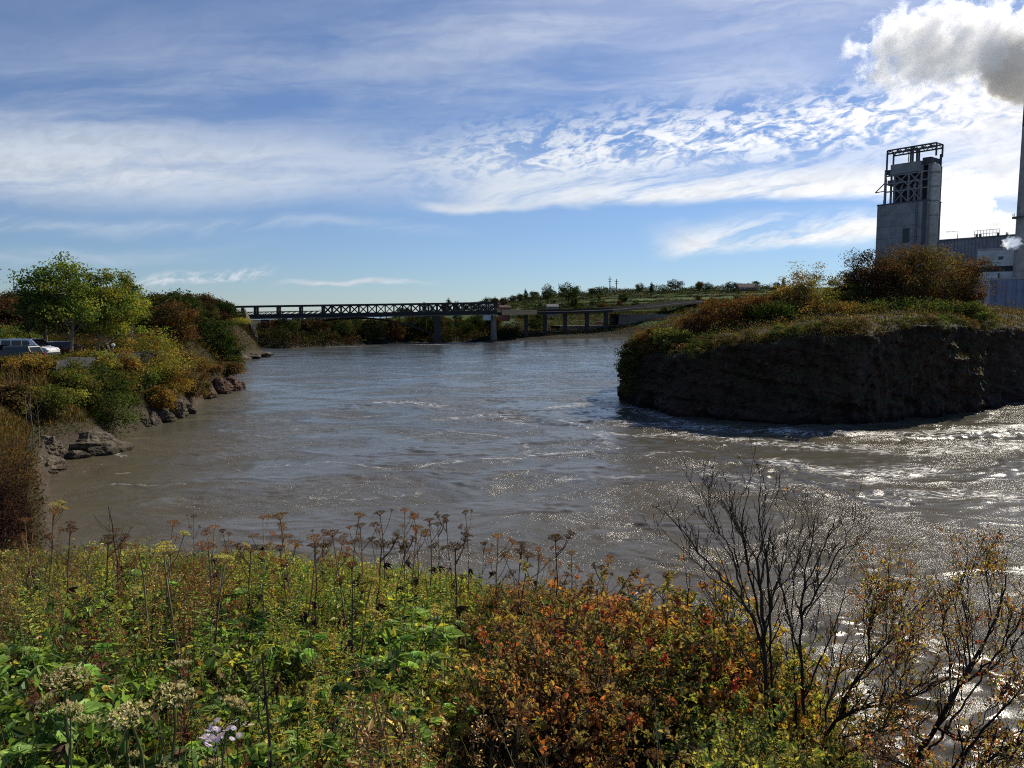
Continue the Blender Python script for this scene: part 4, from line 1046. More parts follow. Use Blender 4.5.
def build_lot():
    v = make_car('parked_van', 'white long roofed van parked nose right on the left bank above the river', 'van', (.72, .73, .74), 5.2, 1.95, 'van')
    c = P(29, 350, 76); g = ground(c[0], c[1]) ; LOT = zat(358.5, 76, 30)
    place(v, (c[0], c[1], LOT), math.radians(-4))
    s = make_car('parked_car', 'dark parked car in front of the white van with bright glints on its windows', 'car', (.02, .022, .026), 4.5, 1.55)
    c = P(17, 352, 73); place(s, (c[0], c[1], LOT - .15), math.radians(172))
    s2 = place(s, tuple(P(-9, 352, 74.5) * np.array([1, 1, 0]) + np.array([0, 0, LOT - .1])), math.radians(8), 1.0, 'dark parked car cut off by the left edge of the photo')
    r = make_car('parked_car', 'red car half hidden behind tree trunks right of the white van', 'car', (.16, .02, .015), 4.3, 1.5)
    c = P(64, 350, 84); place(r, (c[0], c[1], LOT - .05), math.radians(60))
    # lot surface
    mb = MB(); a = P(-60, 358, 70); b_ = P(100, 358, 70); z = LOT
    mb.box(a[0] - 6, -42.5, 71.5, 94, z - 1.5, z - .004, (.06, .06, .062)); o = mb.build('car_park_surface', CONC); tag(o, kind='structure')
    # lamp posts
    def lamp(px, pyt, d, label, zb):
        c = P(px, pyt, d); h = c[2] - zb; t = empty('lamp_post', label, 'lamp post', None, (c[0], c[1], zb))
        MB().tube([(0, 0, 0), (0, 0, h - .3)], [.07, .05], 8, (.5, .5, .48), cap=True).build('pole', STEEL, t)
        MB().tube([(0, 0, h - .3), (0, 0, h - .2), (0, 0, h - .02), (0, 0, h + .06)], [.08, .2, .22, .06], 12, (.85, .85, .82), cap=True).build('globe', PAINT, t)
    lamp(113, 344, 84, 'short pale post with white globe head under the birch trees', zat(368, 84, 113))
    # utility pole
    c = P(46, 330, 92); p = empty('utility_pole', 'plain brown utility pole standing behind the white van', 'utility pole', None, (c[0], c[1], LOT))
    MB().tube([(0, 0, 0), (0, 0, 3.6)], [.15, .11], 10, (.22, .16, .1), cap=True).build('pole', BARK, p)
    MB().bar((-.6, 0, 3.2), (.6, 0, 3.2), .12, c=(.16, .12, .08)).build('crossarm', BARK, p)
    # white picnic table by the shore
    c = P(197, 364, 140); zz = ground(c[0], c[1]); zz = P(197, 366.5, 140)[2] - .15
    t = empty('picnic_table', 'white picnic table on the low shore past the golden bushes', 'picnic table', None, (c[0], c[1], zz), .3)
    MB().box(-1.6, 1.6, -.4, .4, .72, .78, (.75, .75, .72)).build('table_top', PAINT, t)
    for s in (-1, 1):
        MB().box(-1.6, 1.6, s * .8 - .14, s * .8 + .14, .42, .47, (.75, .75, .72)).build('bench', PAINT, t)
        MB().bar((s * 1.1, -.85, -.3), (s * 1.1, -.2, .72), .1, c=(.7, .7, .68)).bar((s * 1.1, .85, -.3), (s * 1.1, .2, .72), .1, c=(.7, .7, .68)).bar((s * 1.1, -.8, .38), (s * 1.1, .8, .38), .1, c=(.7, .7, .68)).build('trestle', PAINT, t)
    mb = MB(); mb.box(c[0] - 4, c[0] + 4, c[1] - 3, c[1] + 3, zz - 2.2, zz - .004, (.09, .075, .05)); tag(mb.build('shore_terrace', SOIL), kind='structure')
    # vehicles on the far shore road
    vw = make_car('parked_van', 'tiny white van parked on the far shore road below the grassy hill', 'van', (.75, .75, .75), 5.5, 2.3, 'van')
    for i, (px, lab) in enumerate(((641, 'tiny white van at left of the row on the far shore road'), (653, 'tiny white van in the middle of the row on the far shore road'), (657, None), (693, 'tiny white van on the far shore road close to the island shrubs'))):
        f = (px - 560) / 60; q = np.array(FARROAD[1]) * (1 - f) + np.array(FARROAD[2]) * f if px < 620 else np.array(FARROAD[2]) * (1 - (px - 620) / 70) + np.array(FARROAD[3]) * (px - 620) / 70
        if lab is None: continue
        r = ray(px, 330); d = q[1] + 3; place(vw, (r[0] / r[1] * d, d, ground(*FARROAD[2]) + .8), .3 * i, 1.15, lab)
    rc = make_car('parked_car', 'tiny red car on the far shore road under the viaduct end', 'car', (.5, .05, .03)); r = ray(600, 331); d = FARROAD[2][1] - 2
    place(rc, (r[0] / r[1] * d, d + 3, ground(*FARROAD[2]) + .85), .2, 1.1)
    # two masts on the ridge
    for px, pyt, lab in ((610, 276.5, 'thin tall radio mast on the hill ridge, left one of the pair'), (616.5, 279, 'thin radio mast on the hill ridge, shorter right one of the pair')):
        c = P(px, pyt, 640); zb = ground(c[0], c[1]); m_ = empty('radio_mast', lab, 'mast', None, (c[0], c[1], zb)); h = c[2] - zb
        MB().tube([(0, 0, -1), (0, 0, h)], [.5, .3], 6, (.2, .2, .21), cap=True).build('pole', STEEL, m_)
        MB().bar((-1.6, 0, h * .85), (1.6, 0, h * .85), .4, c=(.2, .2, .21)).build('antenna', STEEL, m_)
        MB().bar((-1.1, 0, h * .72), (1.1, 0, h * .72), .4, c=(.2, .2, .21)).build('antenna', STEEL, m_)
build_lot()

# small houses behind the bridge end
def build_houses():
    def house(px, py, d, w, h, dep, wall, roof, label, rz=0.0):
        c = P(px, py, d); t = empty('house', label, 'house', None, (c[0], c[1], c[2]), rz)
        MB().box(-w / 2, w / 2, 0, dep, -4, h, wall).build('wall', CONC, t)
        MB().add([(-w / 2 - .3, -.3, h + .003), (w / 2 + .3, -.3, h + .003), (w / 2 + .3, dep + .3, h + .003), (-w / 2 - .3, dep + .3, h + .003), (-w / 2 - .3, dep / 2, h + w * .22), (w / 2 + .3, dep / 2, h + w * .22)], [(0, 1, 5, 4), (2, 3, 4, 5), (0, 3, 2, 1)], [(1, 2, 5), (3, 0, 4)], roof).build('roof', CONC, t)
        for k in (-.28, .05, .3):
            f = MB().box(w * k - .5, w * k + .5, -.05, -.003, h * .45, h * .8, (.03, .03, .035)).build('window', GLASS, t)
    house(488, 312, 372, 5, 2.8, 6, (.72, .72, .7), (.2, .2, .2), 'small white house showing behind the right end of the truss')
    house(505, 313, 385, 5, 2.8, 5, (.22, .09, .06), (.12, .07, .06), 'small red brown house right of the white house past the truss', .2)
    house(553, 309.5, 480, 7, 1.8, 6, (.22, .2, .18), (.25, .24, .23), 'low pale house on the slope above the viaduct', .1)
    house(748, 291, 640, 15, 3, 9, (.3, .27, .24), (.3, .2, .17), 'small low building on the hill ridge above the red bushes')
build_houses()

# ------------------------------------------------------------------ rocks on the shores
def build_rocks():
    def at(px, py, d=None):
        x, y = shore(px, py); return x, y
    G = 'rocks along the left shore'
    R = [(80, 453, (3.3, 2.4, 1.5), ROCK, 'large pale ledge of rock jutting into the river on the left bank'),
         (60, 448, (2.4, 2.2, 1.7), ROCK, 'brown rock mass under dry grass behind the large pale ledge'),
         (40, 462, (2.0, 2.0, 1.7), ROCK, 'low brown rock at the inner corner of the left cove'),
         (103, 455, (1.5, 1.1, .6), ROCK, 'small pale block at the waterline on the tip of the ledge'),
         (76, 459, (1.2, 1.0, .55), ROCK, 'small flat stone at the foot of the large pale ledge'),
         (25, 478, (1.9, 2.2, 1.5), ROCK, 'reddish brown rock slope above the left cove'),
         (139, 428, (1.1, 1.2, 1.5), ROCK, 'upright pale rock below the dark green bush'),
         (151, 426, (.9, 1.0, 1.1), ROCK, 'small rock between the dark bush and the pale boulder'),
         (163, 423, (1.3, 1.3, 1.2), ROCK, 'rounded rock in the middle of the rocks under the golden bushes'),
         (176, 418, (1.7, 1.6, 1.9), ROCK, 'biggest pale boulder under the golden bushes at the water'),
         (188, 414, (1.2, 1.3, 1.2), ROCK, 'pale boulder at the outer tip below the golden bushes'),
         (206, 399, (1.7, 1.8, 1.5), ROCK_RED, 'reddish rock at the near side of the low point'),
         (219, 394, (2.1, 1.8, 2.0), ROCK_RED, 'reddish layered rock in the middle of the low point'),
         (231, 391, (2.0, 1.7, 1.9), ROCK_RED, 'dark red rock near the tip of the low point'),
         (239, 389, (1.3, 1.3, 1.1), ROCK_RED, 'small dark rock at the very tip of the low point')]
    for i, (px, py, dm, mt, lab) in enumerate(R):
        x, y = at(px, py); o = make_rock('rock', 100 + i, dm, mt, lab, G); o.location = (x - .3, y + dm[1] * .55, dm[2] * .22); o.rotation_euler = (0.1 * (i % 3 - 1), .12 * (i % 2), i * 1.3)
    for i, (px, py, s) in enumerate(((226, 362, 2.6), (238, 360, 3.0), (250, 358.5, 3.2), (259, 357, 2.6), (265, 355.5, 2.0))):
        x, y = at(px, py); o = make_rock('rock', 140 + i, (s * 1.3, s, s * .42), ROCK, 'flat pale rock of the low shoal below the far left cliff', 'flat rocks of the far left shoal', sub=4); o.location = (x, y + 1, .2); o.rotation_euler = (0, 0, i)
    # pale cliff slabs at the end of the far left hill
    for i, (px, py, d, dm, lab) in enumerate(((247, 320, 243, (1.0, 2, 4.2), 'tall pale rock slab on the cliff at the left end of the bridge'), (252, 333, 243, (1.0, 2, 3.6), 'lower pale rock slab on the cliff at the left end of the bridge'), (241, 349, 236, (2.4, 1.8, 1.0), 'pale rock at the foot of the far left cliff'))):
        c = P(px, py, d); o = make_rock('rock', 160 + i, dm, ROCK, lab, None); o.location = c; o.rotation_euler = (0, math.radians(-16), i)
    # pale stones by the water in front of the foreground thicket
    for i, (px, py, d, s, lab) in enumerate(((583, 598, 12.6, .10, 'small pale stone among brown stalks at the bank edge right of centre'), (640, 597, 12.0, .13, 'whitish stone at the bank edge beside the bare shrub'), (634, 606, 11.6, .09, 'smaller whitish stone just below the one beside the bare shrub'))):
        c = P(px, py, d); o = make_rock('rock', 170 + i, (s * 1.3, s, s * .7), ROCK_PALE, lab, None, sub=4); o.location = (c[0], c[1], c[2])
ROCK_PALE = mat_rock('pale_stone', (.55, .52, .48), (.62, .6, .56), (.4, .38, .35), 4.0, False)
build_rocks()

# ------------------------------------------------------------------ trees
FOREST = [(DKGREEN, 5), (GREEN, 1.2), (OLIVE, 1.2), (RUST, 1.6), (BROWN, 2), (DKBROWN, 2)]
def build_trees():
    rng = np.random.default_rng(3)
    # far forest kinds
    kinds = []
    specs = [('dark evergreen tree in the far forest', 'conifer', 7.5, (1.9, 1.9, 3.7), [(DKGREEN, 5), (DKBROWN, 1)], .85),
             ('dark green leafy tree in the far forest', 'leafy_tree', 6.5, (2.8, 2.8, 2.7), [(DKGREEN, 4), (GREEN, 1), (OLIVE, 1)], 0),
             ('rusty autumn tree in the far forest', 'leafy_tree', 6.0, (2.6, 2.6, 2.5), [(RUST, 3), (BROWN, 2), (OLIVE, 1)], 0),
             ('brown half bare tree in the far forest', 'leafy_tree', 5.6, (2.4, 2.4, 2.4), [(BROWN, 3), (DKBROWN, 3), (RUST, 1)], 0),
             ('olive green autumn tree in the far forest', 'leafy_tree', 5.2, (2.6, 2.6, 2.2), [(OLIVE, 3), (GREEN, 1.4), (GOLD, .5)], 0)]
    for i, (lab, nm, h, cr, pal, con) in enumerate(specs):
        kinds.append(make_tree(nm, lab, 'tree', 'far forest trees', 200 + i, h, cr, pal, 60, 2600, .34, DKBROWN, clear=.12, mat=LEAF_FAR, conic=con, dark=.45))
    def forest(n, sampler, zone, weights, smin=.8, smax=1.25, lim=None):
        k = 0; tries = 0
        words = ['dark evergreen tree', 'dark green leafy tree', 'rusty autumn tree', 'brown half bare tree', 'olive green autumn tree']
        while k < n and tries < n * 40:
            tries += 1
            x, y = sampler(); z = ground(x, y)
            if z < .5: continue
            i = rng.choice(5, p=np.array(weights) / sum(weights)); s = rng.uniform(smin, smax)
            if lim: s = min(s, lim(x, y, z) / specs[i][2])
            if s < .35: continue
            place(kinds[i], (x, y, z - .3), rng.uniform(0, 6.28), (s * rng.uniform(.85, 1.2), s * rng.uniform(.85, 1.2), s), words[i] + ' ' + zone, zone + ' trees'); k += 1
    # left hill: crest falls toward the bridge
    def left_hill():
        px = rng.uniform(-25, 250); d = rng.uniform(118, 252); return P(px, 330, d)[0], d
    forest(112, left_hill, 'in the forest on the left hill behind the car park', [2, 4, 4, 4, 3], .85, 1.25)
    def left_front():
        px = rng.uniform(120, 246); y = rng.uniform(130, 250); return P(px, 340, y)[0], y
    forest(60, left_front, 'on the cliff side facing the river left of the bridge', [1, 4, 2, 4, 3], .5, .95)
    # far bank beneath and behind the bridge
    def far_bank():
        px = rng.uniform(262, 500); x, y0 = shore(px, 345.0); d = y0 * rng.uniform(1.0, 1.28) if px < 430 else rng.uniform(352, 450); return P(px, 330, d)[0], d
    forest(74, far_bank, 'on the far bank beneath the truss bridge', [2, 5, 1, 3, 2], .9, 1.6, lambda x, y, z: (10.2 if y < 345 else 14.0) - z)
    def far_mid():
        px = rng.uniform(395, 760); d = rng.uniform(395, 520) if px < 560 else rng.uniform(500, 560); return P(px, 330, d)[0], d
    forest(32, far_mid, 'on the low slope beyond the viaduct', [1, 5, 1, 2, 4], .7, 1.25)
    def tree_line():
        px = rng.uniform(395, 535); d = rng.uniform(570, 640); return P(px, 330, d)[0], d
    forest(22, tree_line, 'in the tree line above the right end of the bridge', [2, 5, 1, 2, 1], 1.0, 1.5)
    def ridge():
        px = rng.uniform(520, 850); d = rng.uniform(640, 672); return P(px, 300, d)[0], d
    forest(24, ridge, 'in the low row along the grassy ridge', [2, 5, .5, 1, 3], .75, 1.35)
    def hedge():
        d = rng.choice([560, 590, 622]) + rng.normal() * 2; px = rng.uniform(540, 745); return P(px, 300, d)[0], d
    forest(16, hedge, 'in the hedges between the hill terraces', [.5, 4, 0, 1, 3], .4, .75)
    def mass(name, px0, px1, d0, d1, N, hmax, leaf, pal, smin, zmin, nscale, power=1.0):
        px = rng.uniform(px0, px1, N); d = np.sqrt(rng.uniform(d0 * d0, d1 * d1, N)); x = P(1, 330, 1.0)[0] * 0 + (px - 512) / F * d; z = terrain(x, d); S = signed(x, d, LAND)
        bump = np.clip(.5 + 1.1 * fbm2(x, d, nscale, 3, 4.4), .08, 1.4); k = (S > smin) & (z > zmin)
        x, d, z, bump = x[k], d[k], z[k], bump[k]; n = len(x); u = rng.uniform(0, 1, n) ** power
        pos = np.stack([x, d, z + hmax * bump * u], -1); nr = norm(rdir(n, rng) * .8 + np.array([0, -.25, .6])); ax = norm(np.cross(nr, rdir(n, rng)))
        t_ = fbm2(x, d, nscale * 1.3, 2, 8.8); cs = np.array(pal); ii = np.clip(((t_ * 1.3 + .5) * len(pal) + rng.normal(size=n) * .6).astype(int), 0, len(pal) - 1)
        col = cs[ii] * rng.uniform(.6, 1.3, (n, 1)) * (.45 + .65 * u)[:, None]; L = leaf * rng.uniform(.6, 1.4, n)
        tag(MB().leaf4(pos, ax, nr, L, L * .7, col).build(name, LEAF_FAR), kind='stuff')
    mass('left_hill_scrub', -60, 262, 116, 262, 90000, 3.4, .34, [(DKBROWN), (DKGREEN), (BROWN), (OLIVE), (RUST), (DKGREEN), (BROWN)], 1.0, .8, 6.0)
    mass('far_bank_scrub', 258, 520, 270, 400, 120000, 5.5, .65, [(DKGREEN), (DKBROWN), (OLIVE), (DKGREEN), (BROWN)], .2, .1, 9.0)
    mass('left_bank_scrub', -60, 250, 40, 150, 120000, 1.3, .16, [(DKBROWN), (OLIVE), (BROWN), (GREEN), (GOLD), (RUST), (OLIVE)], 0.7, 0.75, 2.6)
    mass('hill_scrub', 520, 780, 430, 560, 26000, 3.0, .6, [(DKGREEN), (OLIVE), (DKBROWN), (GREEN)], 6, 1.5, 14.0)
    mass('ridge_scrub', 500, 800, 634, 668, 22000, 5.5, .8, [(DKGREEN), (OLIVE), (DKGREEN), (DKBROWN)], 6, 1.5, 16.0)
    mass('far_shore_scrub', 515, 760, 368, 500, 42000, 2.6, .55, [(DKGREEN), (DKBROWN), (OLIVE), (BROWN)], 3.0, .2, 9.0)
    for d_ in (498, 524, 548, 570, 594, 616): mass('hillside_hedge', 505, 790, d_ - 3, d_ + 3, 7000, 3.2, .7, [(DKGREEN), (OLIVE), (DKBROWN), (DKGREEN)], 6, 1.5, 18.0)
    # low scrub over the island crown
    pts = []
    while len(pts) < 60000:
        x = rng.uniform(14, 92); y = rng.uniform(84, 150)
        if rng.uniform() > .3 + .7 * (x < 50): continue
        z = isl_z(x, y)
        if z is None or z < 4.5: continue
        pts.append((x, y, z))
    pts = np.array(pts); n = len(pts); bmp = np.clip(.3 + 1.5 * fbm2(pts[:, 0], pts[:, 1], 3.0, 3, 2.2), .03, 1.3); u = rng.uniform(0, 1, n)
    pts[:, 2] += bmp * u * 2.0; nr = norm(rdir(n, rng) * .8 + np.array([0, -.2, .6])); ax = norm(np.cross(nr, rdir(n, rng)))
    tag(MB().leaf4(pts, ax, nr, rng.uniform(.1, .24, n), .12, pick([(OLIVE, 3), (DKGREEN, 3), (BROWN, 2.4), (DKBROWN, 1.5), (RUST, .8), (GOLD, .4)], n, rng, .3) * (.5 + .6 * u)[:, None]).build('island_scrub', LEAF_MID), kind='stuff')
    lone = make_tree('leafy_tree', 'x', 'tree', '', 230, 12, (5, 5, 4.4), [(DKGREEN, 4), (OLIVE, 1)], 46, 2000, .6, DKBROWN, clear=.35, mat=LEAF_FAR, dark=.6)
    for px, pyt, s, lab in ((547.5, 283.5, (.62, .62, 1.2), 'slim lone tree on the hill skyline, left of the round one'), (568.5, 282.5, (1.2, 1.2, 1.25), 'round lone tree standing highest on the hill skyline above the viaduct'),
                            (640, 282.5, (.75, .75, .95), 'small round tree on the ridge right of the two masts'), (675, 279, (1.25, 1.25, 1.0), 'wide flat topped tree in the middle of the ridge'), (699, 281.5, (.6, .6, .9), 'narrow tree on the ridge right of the wide tree'),
                            (708, 282, (.95, .95, .85), 'round tree on the ridge left of the low building'), (731, 281, (1.1, 1.1, .95), 'broad tree on the ridge beside the low building'), (596, 287, (1.1, 1.1, .6), 'low broad tree on the ridge left of the two masts'), (664, 291, (.75, .75, .6), 'dark tree below the ridge line on the grassy terraces')):
        d = 640 if px > 580 else 560; c = P(px, pyt, d); zb = ground(c[0], c[1]); hh = max(c[2] - zb, 4) / 12 * 1.03
        place(lone, (c[0], c[1], zb - .3), px, (hh * s[0] * 1.15 / max(s[2], .1) * .95, hh * s[1] * 1.15 / max(s[2], .1) * .95, hh), lab)

    # the tall trees by the car park
    gb = lambda px, d: ground(P(px, 360, d)[0], d)
    def tree_at(px, pyt, d, wpx, **k):
        c = P(px, pyt, d); zb = gb(px, d); h = c[2] - zb; rx = wpx / 2 * d / F
        t = make_tree(k.pop('name', 'leafy_tree'), k.pop('label'), 'tree', 'tall green trees by the car park', k.pop('seed'), h, (rx, rx, h * k.pop('rzf', .38)), **k)
        t.location = (c[0], c[1], zb); return t
    ASH = [(GREEN, 4), (LTGREEN, 2.4), (DKGREEN, 1.4), (YGREEN, 1.4)]; BIR = [(GREEN, 2), (YGREEN, 3.4), (LTGREEN, 2.4), (DKGREEN, .8)]
    tree_at(64, 255, 80, 74, label='tallest broad green tree by the car park with forked grey trunk', seed=241, pal=ASH, nclump=74, nleaf=10500, leaf=.26, trunk=(.2, .17, .13), r=.20, clear=.34, rzf=.36, clsz=.19, fill=.25, stems=1)
    tree_at(94, 266, 84, 44, label='upright yellow green tree right of the tallest green tree', seed=242, pal=BIR, nclump=60, nleaf=7500, leaf=.27, trunk=(.22, .19, .15), r=.13, clear=.3, rzf=.38, clsz=.2, fill=.25)
    tree_at(126, 268, 90, 50, name='birch', label='yellow green birch with thin white trunk at the right of the group', seed=243, pal=BIR, nclump=64, nleaf=7500, leaf=.26, trunk=(.62, .58, .52), r=.10, clear=.38, rzf=.36, clsz=.2, fill=.2, conic=.9)
    tree_at(112, 290, 86, 60, name='birch', label='low spreading birch between the yellow green trees', seed=244, pal=BIR, nclump=60, nleaf=7500, leaf=.26, trunk=(.5, .46, .4), r=.08, clear=.32, rzf=.32, clsz=.2, fill=.2, stems=3)
    tree_at(38, 282, 78, 42, label='dark leafed tree left of the tallest green tree', seed=245, pal=[(DKGREEN, 4), (GREEN, 2), (OLIVE, 1)], nclump=36, nleaf=3200, leaf=.26, trunk=DKBROWN, r=.12, clear=.3, rzf=.36, clsz=.2, fill=.25, stems=2)

    # bushes on the left bank
    def bush(px, pyb, d, wpx, hpx, pal, label, seed, leaf=.21, nl=7500, nst=5, dark=.45, clump=64, name='bush', fill=.35, zfix=None):
        c = P(px, pyb, d); zb = ground(c[0], c[1]) if zfix is None else zfix; zb = max(zb, .3); top = P(px, pyb - hpx, d)[2]; h = max(top - zb, .8); rx = wpx / 2 * d / F
        t = make_tree(name, label, 'bush', 'bushes on the left bank', seed, h, (rx, rx * .9, h * .53), pal, clump, nl, leaf, DKBROWN, r=.07, clear=.02, stems=nst, fill=fill, dark=dark, clsz=.23)
        t.location = (c[0], c[1], zb - .1); return t
    DG = [(DKGREEN, 4), (GREEN, 2), (OLIVE, 1)]; GB = [(OLIVE, 3), (GREEN, 2), (YGREEN, 1.5)]; YG = [(YGREEN, 4), (LTGREEN, 2), (GOLD, 1.6)]; GO = [(GOLD, 3), (BROWN, 2), (OLIVE, 2), (RUST, 1)]; BR = [(BROWN, 3), (DKBROWN, 2), (OLIVE, 1.5), (RUST, 1)]; PU = [((.035, .016, .016), 2), ((.026, .017, .012), 4), (DKBROWN, 1.5), ((.05, .045, .018), .5)]
    B = [(108, 428, 75, 62, 66, DG, 'big dark green bush overhanging the water on the left bank'), (76, 412, 72, 56, 46, GB, 'olive green bush left of the big dark green bush'), (60, 392, 74, 60, 36, GB, 'green bush in front of the parked cars'),
         (92, 384, 80, 50, 34, YG, 'yellow green bush at the foot of the tall trees'), (20, 386, 70, 56, 30, GO, 'dull golden bush at the left edge below the cars'), (134, 408, 84, 46, 46, DG, 'dark bush behind the pale upright rock'),
         (150, 388, 90, 66, 58, YG, 'large yellow green bush right of the birch trunk'), (172, 402, 92, 44, 38, GO, 'golden brown bush above the biggest pale boulder'), (158, 416, 86, 34, 30, GO, 'rust gold bush low over the shore rocks'), (190, 398, 98, 36, 36, BR, 'brown bush above the outer boulder'), (186, 378, 110, 50, 26, GO, 'low golden bush behind the brown bush'),
         (206, 386, 118, 36, 22, BR, 'dull brown bush on the low point'), (226, 380, 126, 34, 18, BR, 'brown scrub near the tip of the low point'), (214, 376, 138, 40, 16, GB, 'green scrub behind the low point'), (236, 350, 225, 30, 18, YG, 'yellow bush on the shoal below the far cliff'), (218, 350, 205, 46, 14, DG, 'dark bush on the shoal at the foot of the far cliff'),
         (120, 372, 82, 40, 24, GO, 'rusty bush around the white birch trunk'), (44, 412, 66, 60, 26, GB, 'olive bush above the pale rock ledge'), (8, 410, 62, 44, 30, BR, 'brown bush at the left edge above the cove'), (130, 352, 96, 60, 22, BR, 'brown scrub behind the birch'), (10, 346, 98, 60, 20, GB, 'green scrub behind the white van'),
         (170, 356, 120, 60, 26, BR, 'grey brown scrub at the bottom of the left hill'), (205, 352, 150, 60, 24, DG, 'dark scrub above the picnic table')]
    for i, (px, py, d, w, h, pal, lab) in enumerate(B): bush(px, py, d, w, h, pal, lab, 300 + i)
    # dark leafless shrubs at the left edge, nearer
    N = [(0, 520, 25, 44, 72, PU, 'dark purple brown shrub at the left edge nearest the viewer'), (20, 514, 28, 30, 52, PU, 'dark brown shrub right of the nearest purple shrub'), (-14, 500, 32, 60, 74, BR, 'brown shrub cut by the left edge'), (16, 480, 38, 54, 52, BR, 'brown shrub on the slope above the left cove')]
    for i, (px, py, d, w, h, pal, lab) in enumerate(N): bush(px, py, d, w, h, pal, lab, 340 + i, leaf=.07, nl=8000, nst=14, dark=.5, clump=90, name='shrub', fill=.15)
    # pale thin saplings on the grass slope
    for i, (px, pyb, pyt, d) in enumerate(((30, 422, 386, 60), (36, 424, 398, 59), (25, 420, 394, 61))):
        c = P(px, pyt, d); zb = ground(c[0], c[1]); t = empty('sapling', ('thin bare pale sapling in the grass above the rock ledge, %s' % ('tallest of three', 'the one nearest the water', 'the one farthest left')[i]), 'tree', 'bare saplings on the left bank', (c[0], c[1], zb)); rg = np.random.default_rng(i); mb = MB(); h = c[2] - zb
        limb(mb, (0, 0, -.2), (0, 0, h), .045, .012, rg, .03, 5, 6, (.2, .165, .12))
        for k in range(9):
            z = h * rg.uniform(.35, .95); a = rg.uniform(0, 6.28); limb(mb, (0, 0, z), (math.cos(a) * .4, math.sin(a) * .4, z + .5), .014, .005, rg, .05, 4, 4, (.18, .15, .11))
        mb.build('trunk', BARK, t)

    # island plants
    def isle(px, pyb, d, wpx, hpx, pal, label, seed, name='bush', **k):
        c = P(px, pyb, d); z = isl_z(c[0], c[1])
        if z is None: z = c[2]
        top = P(px, pyb - hpx, d)[2]; h = max(top - z, 1.0); rx = wpx / 2 * d / F
        kw = dict(nclump=70, nleaf=9000, leaf=.24, trunk=DKBROWN, r=.09, clear=.03, stems=4, fill=.35, dark=.45, clsz=.22, rzf=.53); kw.update(k); rzf = kw.pop('rzf')
        t = make_tree(name, label, 'tree' if 'tree' in name else 'bush', 'trees and bushes on the island', seed, h, (rx, rx * .9, h * rzf), pal, kw['nclump'], kw['nleaf'], kw['leaf'], kw['trunk'], r=kw['r'], clear=kw['clear'], stems=kw['stems'], fill=kw['fill'], dark=kw['dark'], clsz=kw['clsz'])
        t.location = (c[0], c[1], z - .3)
    DR = [(RUST, 1.2), (BROWN, 3), (DKBROWN, 3.4), (OLIVE, 2)]; OR = [(ORANGE, .8), (RUST, 2.4), (BROWN, 3), (DKBROWN, 1.4), (OLIVE, 1)]
    isle(872, 312, 112, 62, 64, [(DKBROWN, 3), (DKGREEN, 2), (BROWN, 2)], 'dark leafy tree at the left of the island clump', 401, 'leafy_tree', nclump=110, nleaf=19000, stems=3, r=.14)
    isle(922, 312, 114, 84, 70, DR, 'tall russet tree in the middle of the island clump', 402, 'leafy_tree', nclump=130, nleaf=24000, stems=3, r=.15)
    isle(962, 308, 116, 54, 58, DR, 'russet tree at the right end of the island clump', 403, 'leafy_tree', nclump=84, nleaf=12000, stems=3, r=.12, fill=.2)
    isle(896, 306, 110, 50, 42, [(BROWN, 3), (DKBROWN, 2), (RUST, 2), (GOLD, .5)], 'brown bush under the island clump', 404)
    isle(816, 304, 108, 66, 44, [(YGREEN, 2.5), (GOLD, 2), (OLIVE, 2.2), (BROWN, 1)], 'thin yellow green tree on the island crown with sky showing through', 405, 'leafy_tree', nclump=56, nleaf=5200, fill=.3, clear=.2, clsz=.17, stems=5)
    isle(790, 312, 106, 44, 30, [(OLIVE, 3), (BROWN, 2), (GOLD, 1)], 'olive bush left of the thin yellow tree', 406)
    isle(846, 308, 110, 40, 26, [(DKGREEN, 2), (OLIVE, 2), (BROWN, 1)], 'low dark bush between the yellow tree and the dark tree', 407)
    isle(752, 318, 104, 54, 26, OR, 'orange red bush on the shoulder of the island', 408)
    isle(722, 326, 103, 52, 30, OR, 'rust red bush left of the orange bush on the island', 409)
    isle(774, 322, 102, 60, 20, [(DKGREEN, 3), (OLIVE, 2), (GREEN, 1)], 'dark green low bush on the island shoulder', 410)
    isle(694, 334, 102, 36, 26, [(BROWN, 3), (RUST, 2), (DKBROWN, 2)], 'thin brown bush near the left end of the island', 411, fill=.2, nleaf=2600)
    isle(653, 346, 102, 40, 20, [(RUST, 2), (BROWN, 2), (OLIVE, 2), (GOLD, 1)], 'reddish bush on the left tip of the island', 412)
    isle(634, 356, 104, 30, 24, [(OLIVE, 2), (DKBROWN, 2), (DKGREEN, 2)], 'dark green bush hanging over the left tip of the island', 413)
    isle(672, 344, 100, 44, 16, [(OLIVE, 3), (YGREEN, 1), (GREEN, 1)], 'yellow green low bush right of the reddish tip bush', 414)
    isle(828, 318, 102, 70, 16, [(OLIVE, 3), (GOLD, 2), (DKGREEN, 1)], 'low olive scrub in front of the yellow tree', 415)
    isle(905, 318, 104, 90, 18, [(DKGREEN, 3), (OLIVE, 2), (GREEN, 1.5)], 'long low dark green scrub in front of the russet trees', 416)
    isle(956, 318, 106, 50, 18, [(DKGREEN, 3), (OLIVE, 2), (BROWN, 1)], 'low green scrub below the right russet tree', 417)
    for i, px in enumerate((626, 632, 630)):
        c = P(px, (366, 378, 388)[i], 103.5); t = make_tree('bush', 'dark scrub hanging down the left cliff of the island', 'bush', 'scrub hanging on the island cliff', 430 + i, 3.2, (1.5, 1.5, 1.6), [(DKBROWN, 2), (OLIVE, 2), (DKGREEN, 1)], 30, 1800, .2, DKBROWN, r=.05, clear=.02, stems=3); t.location = (c[0], c[1], c[2] - 1.2)
    # grass of the island
    pts = []
    n = 0
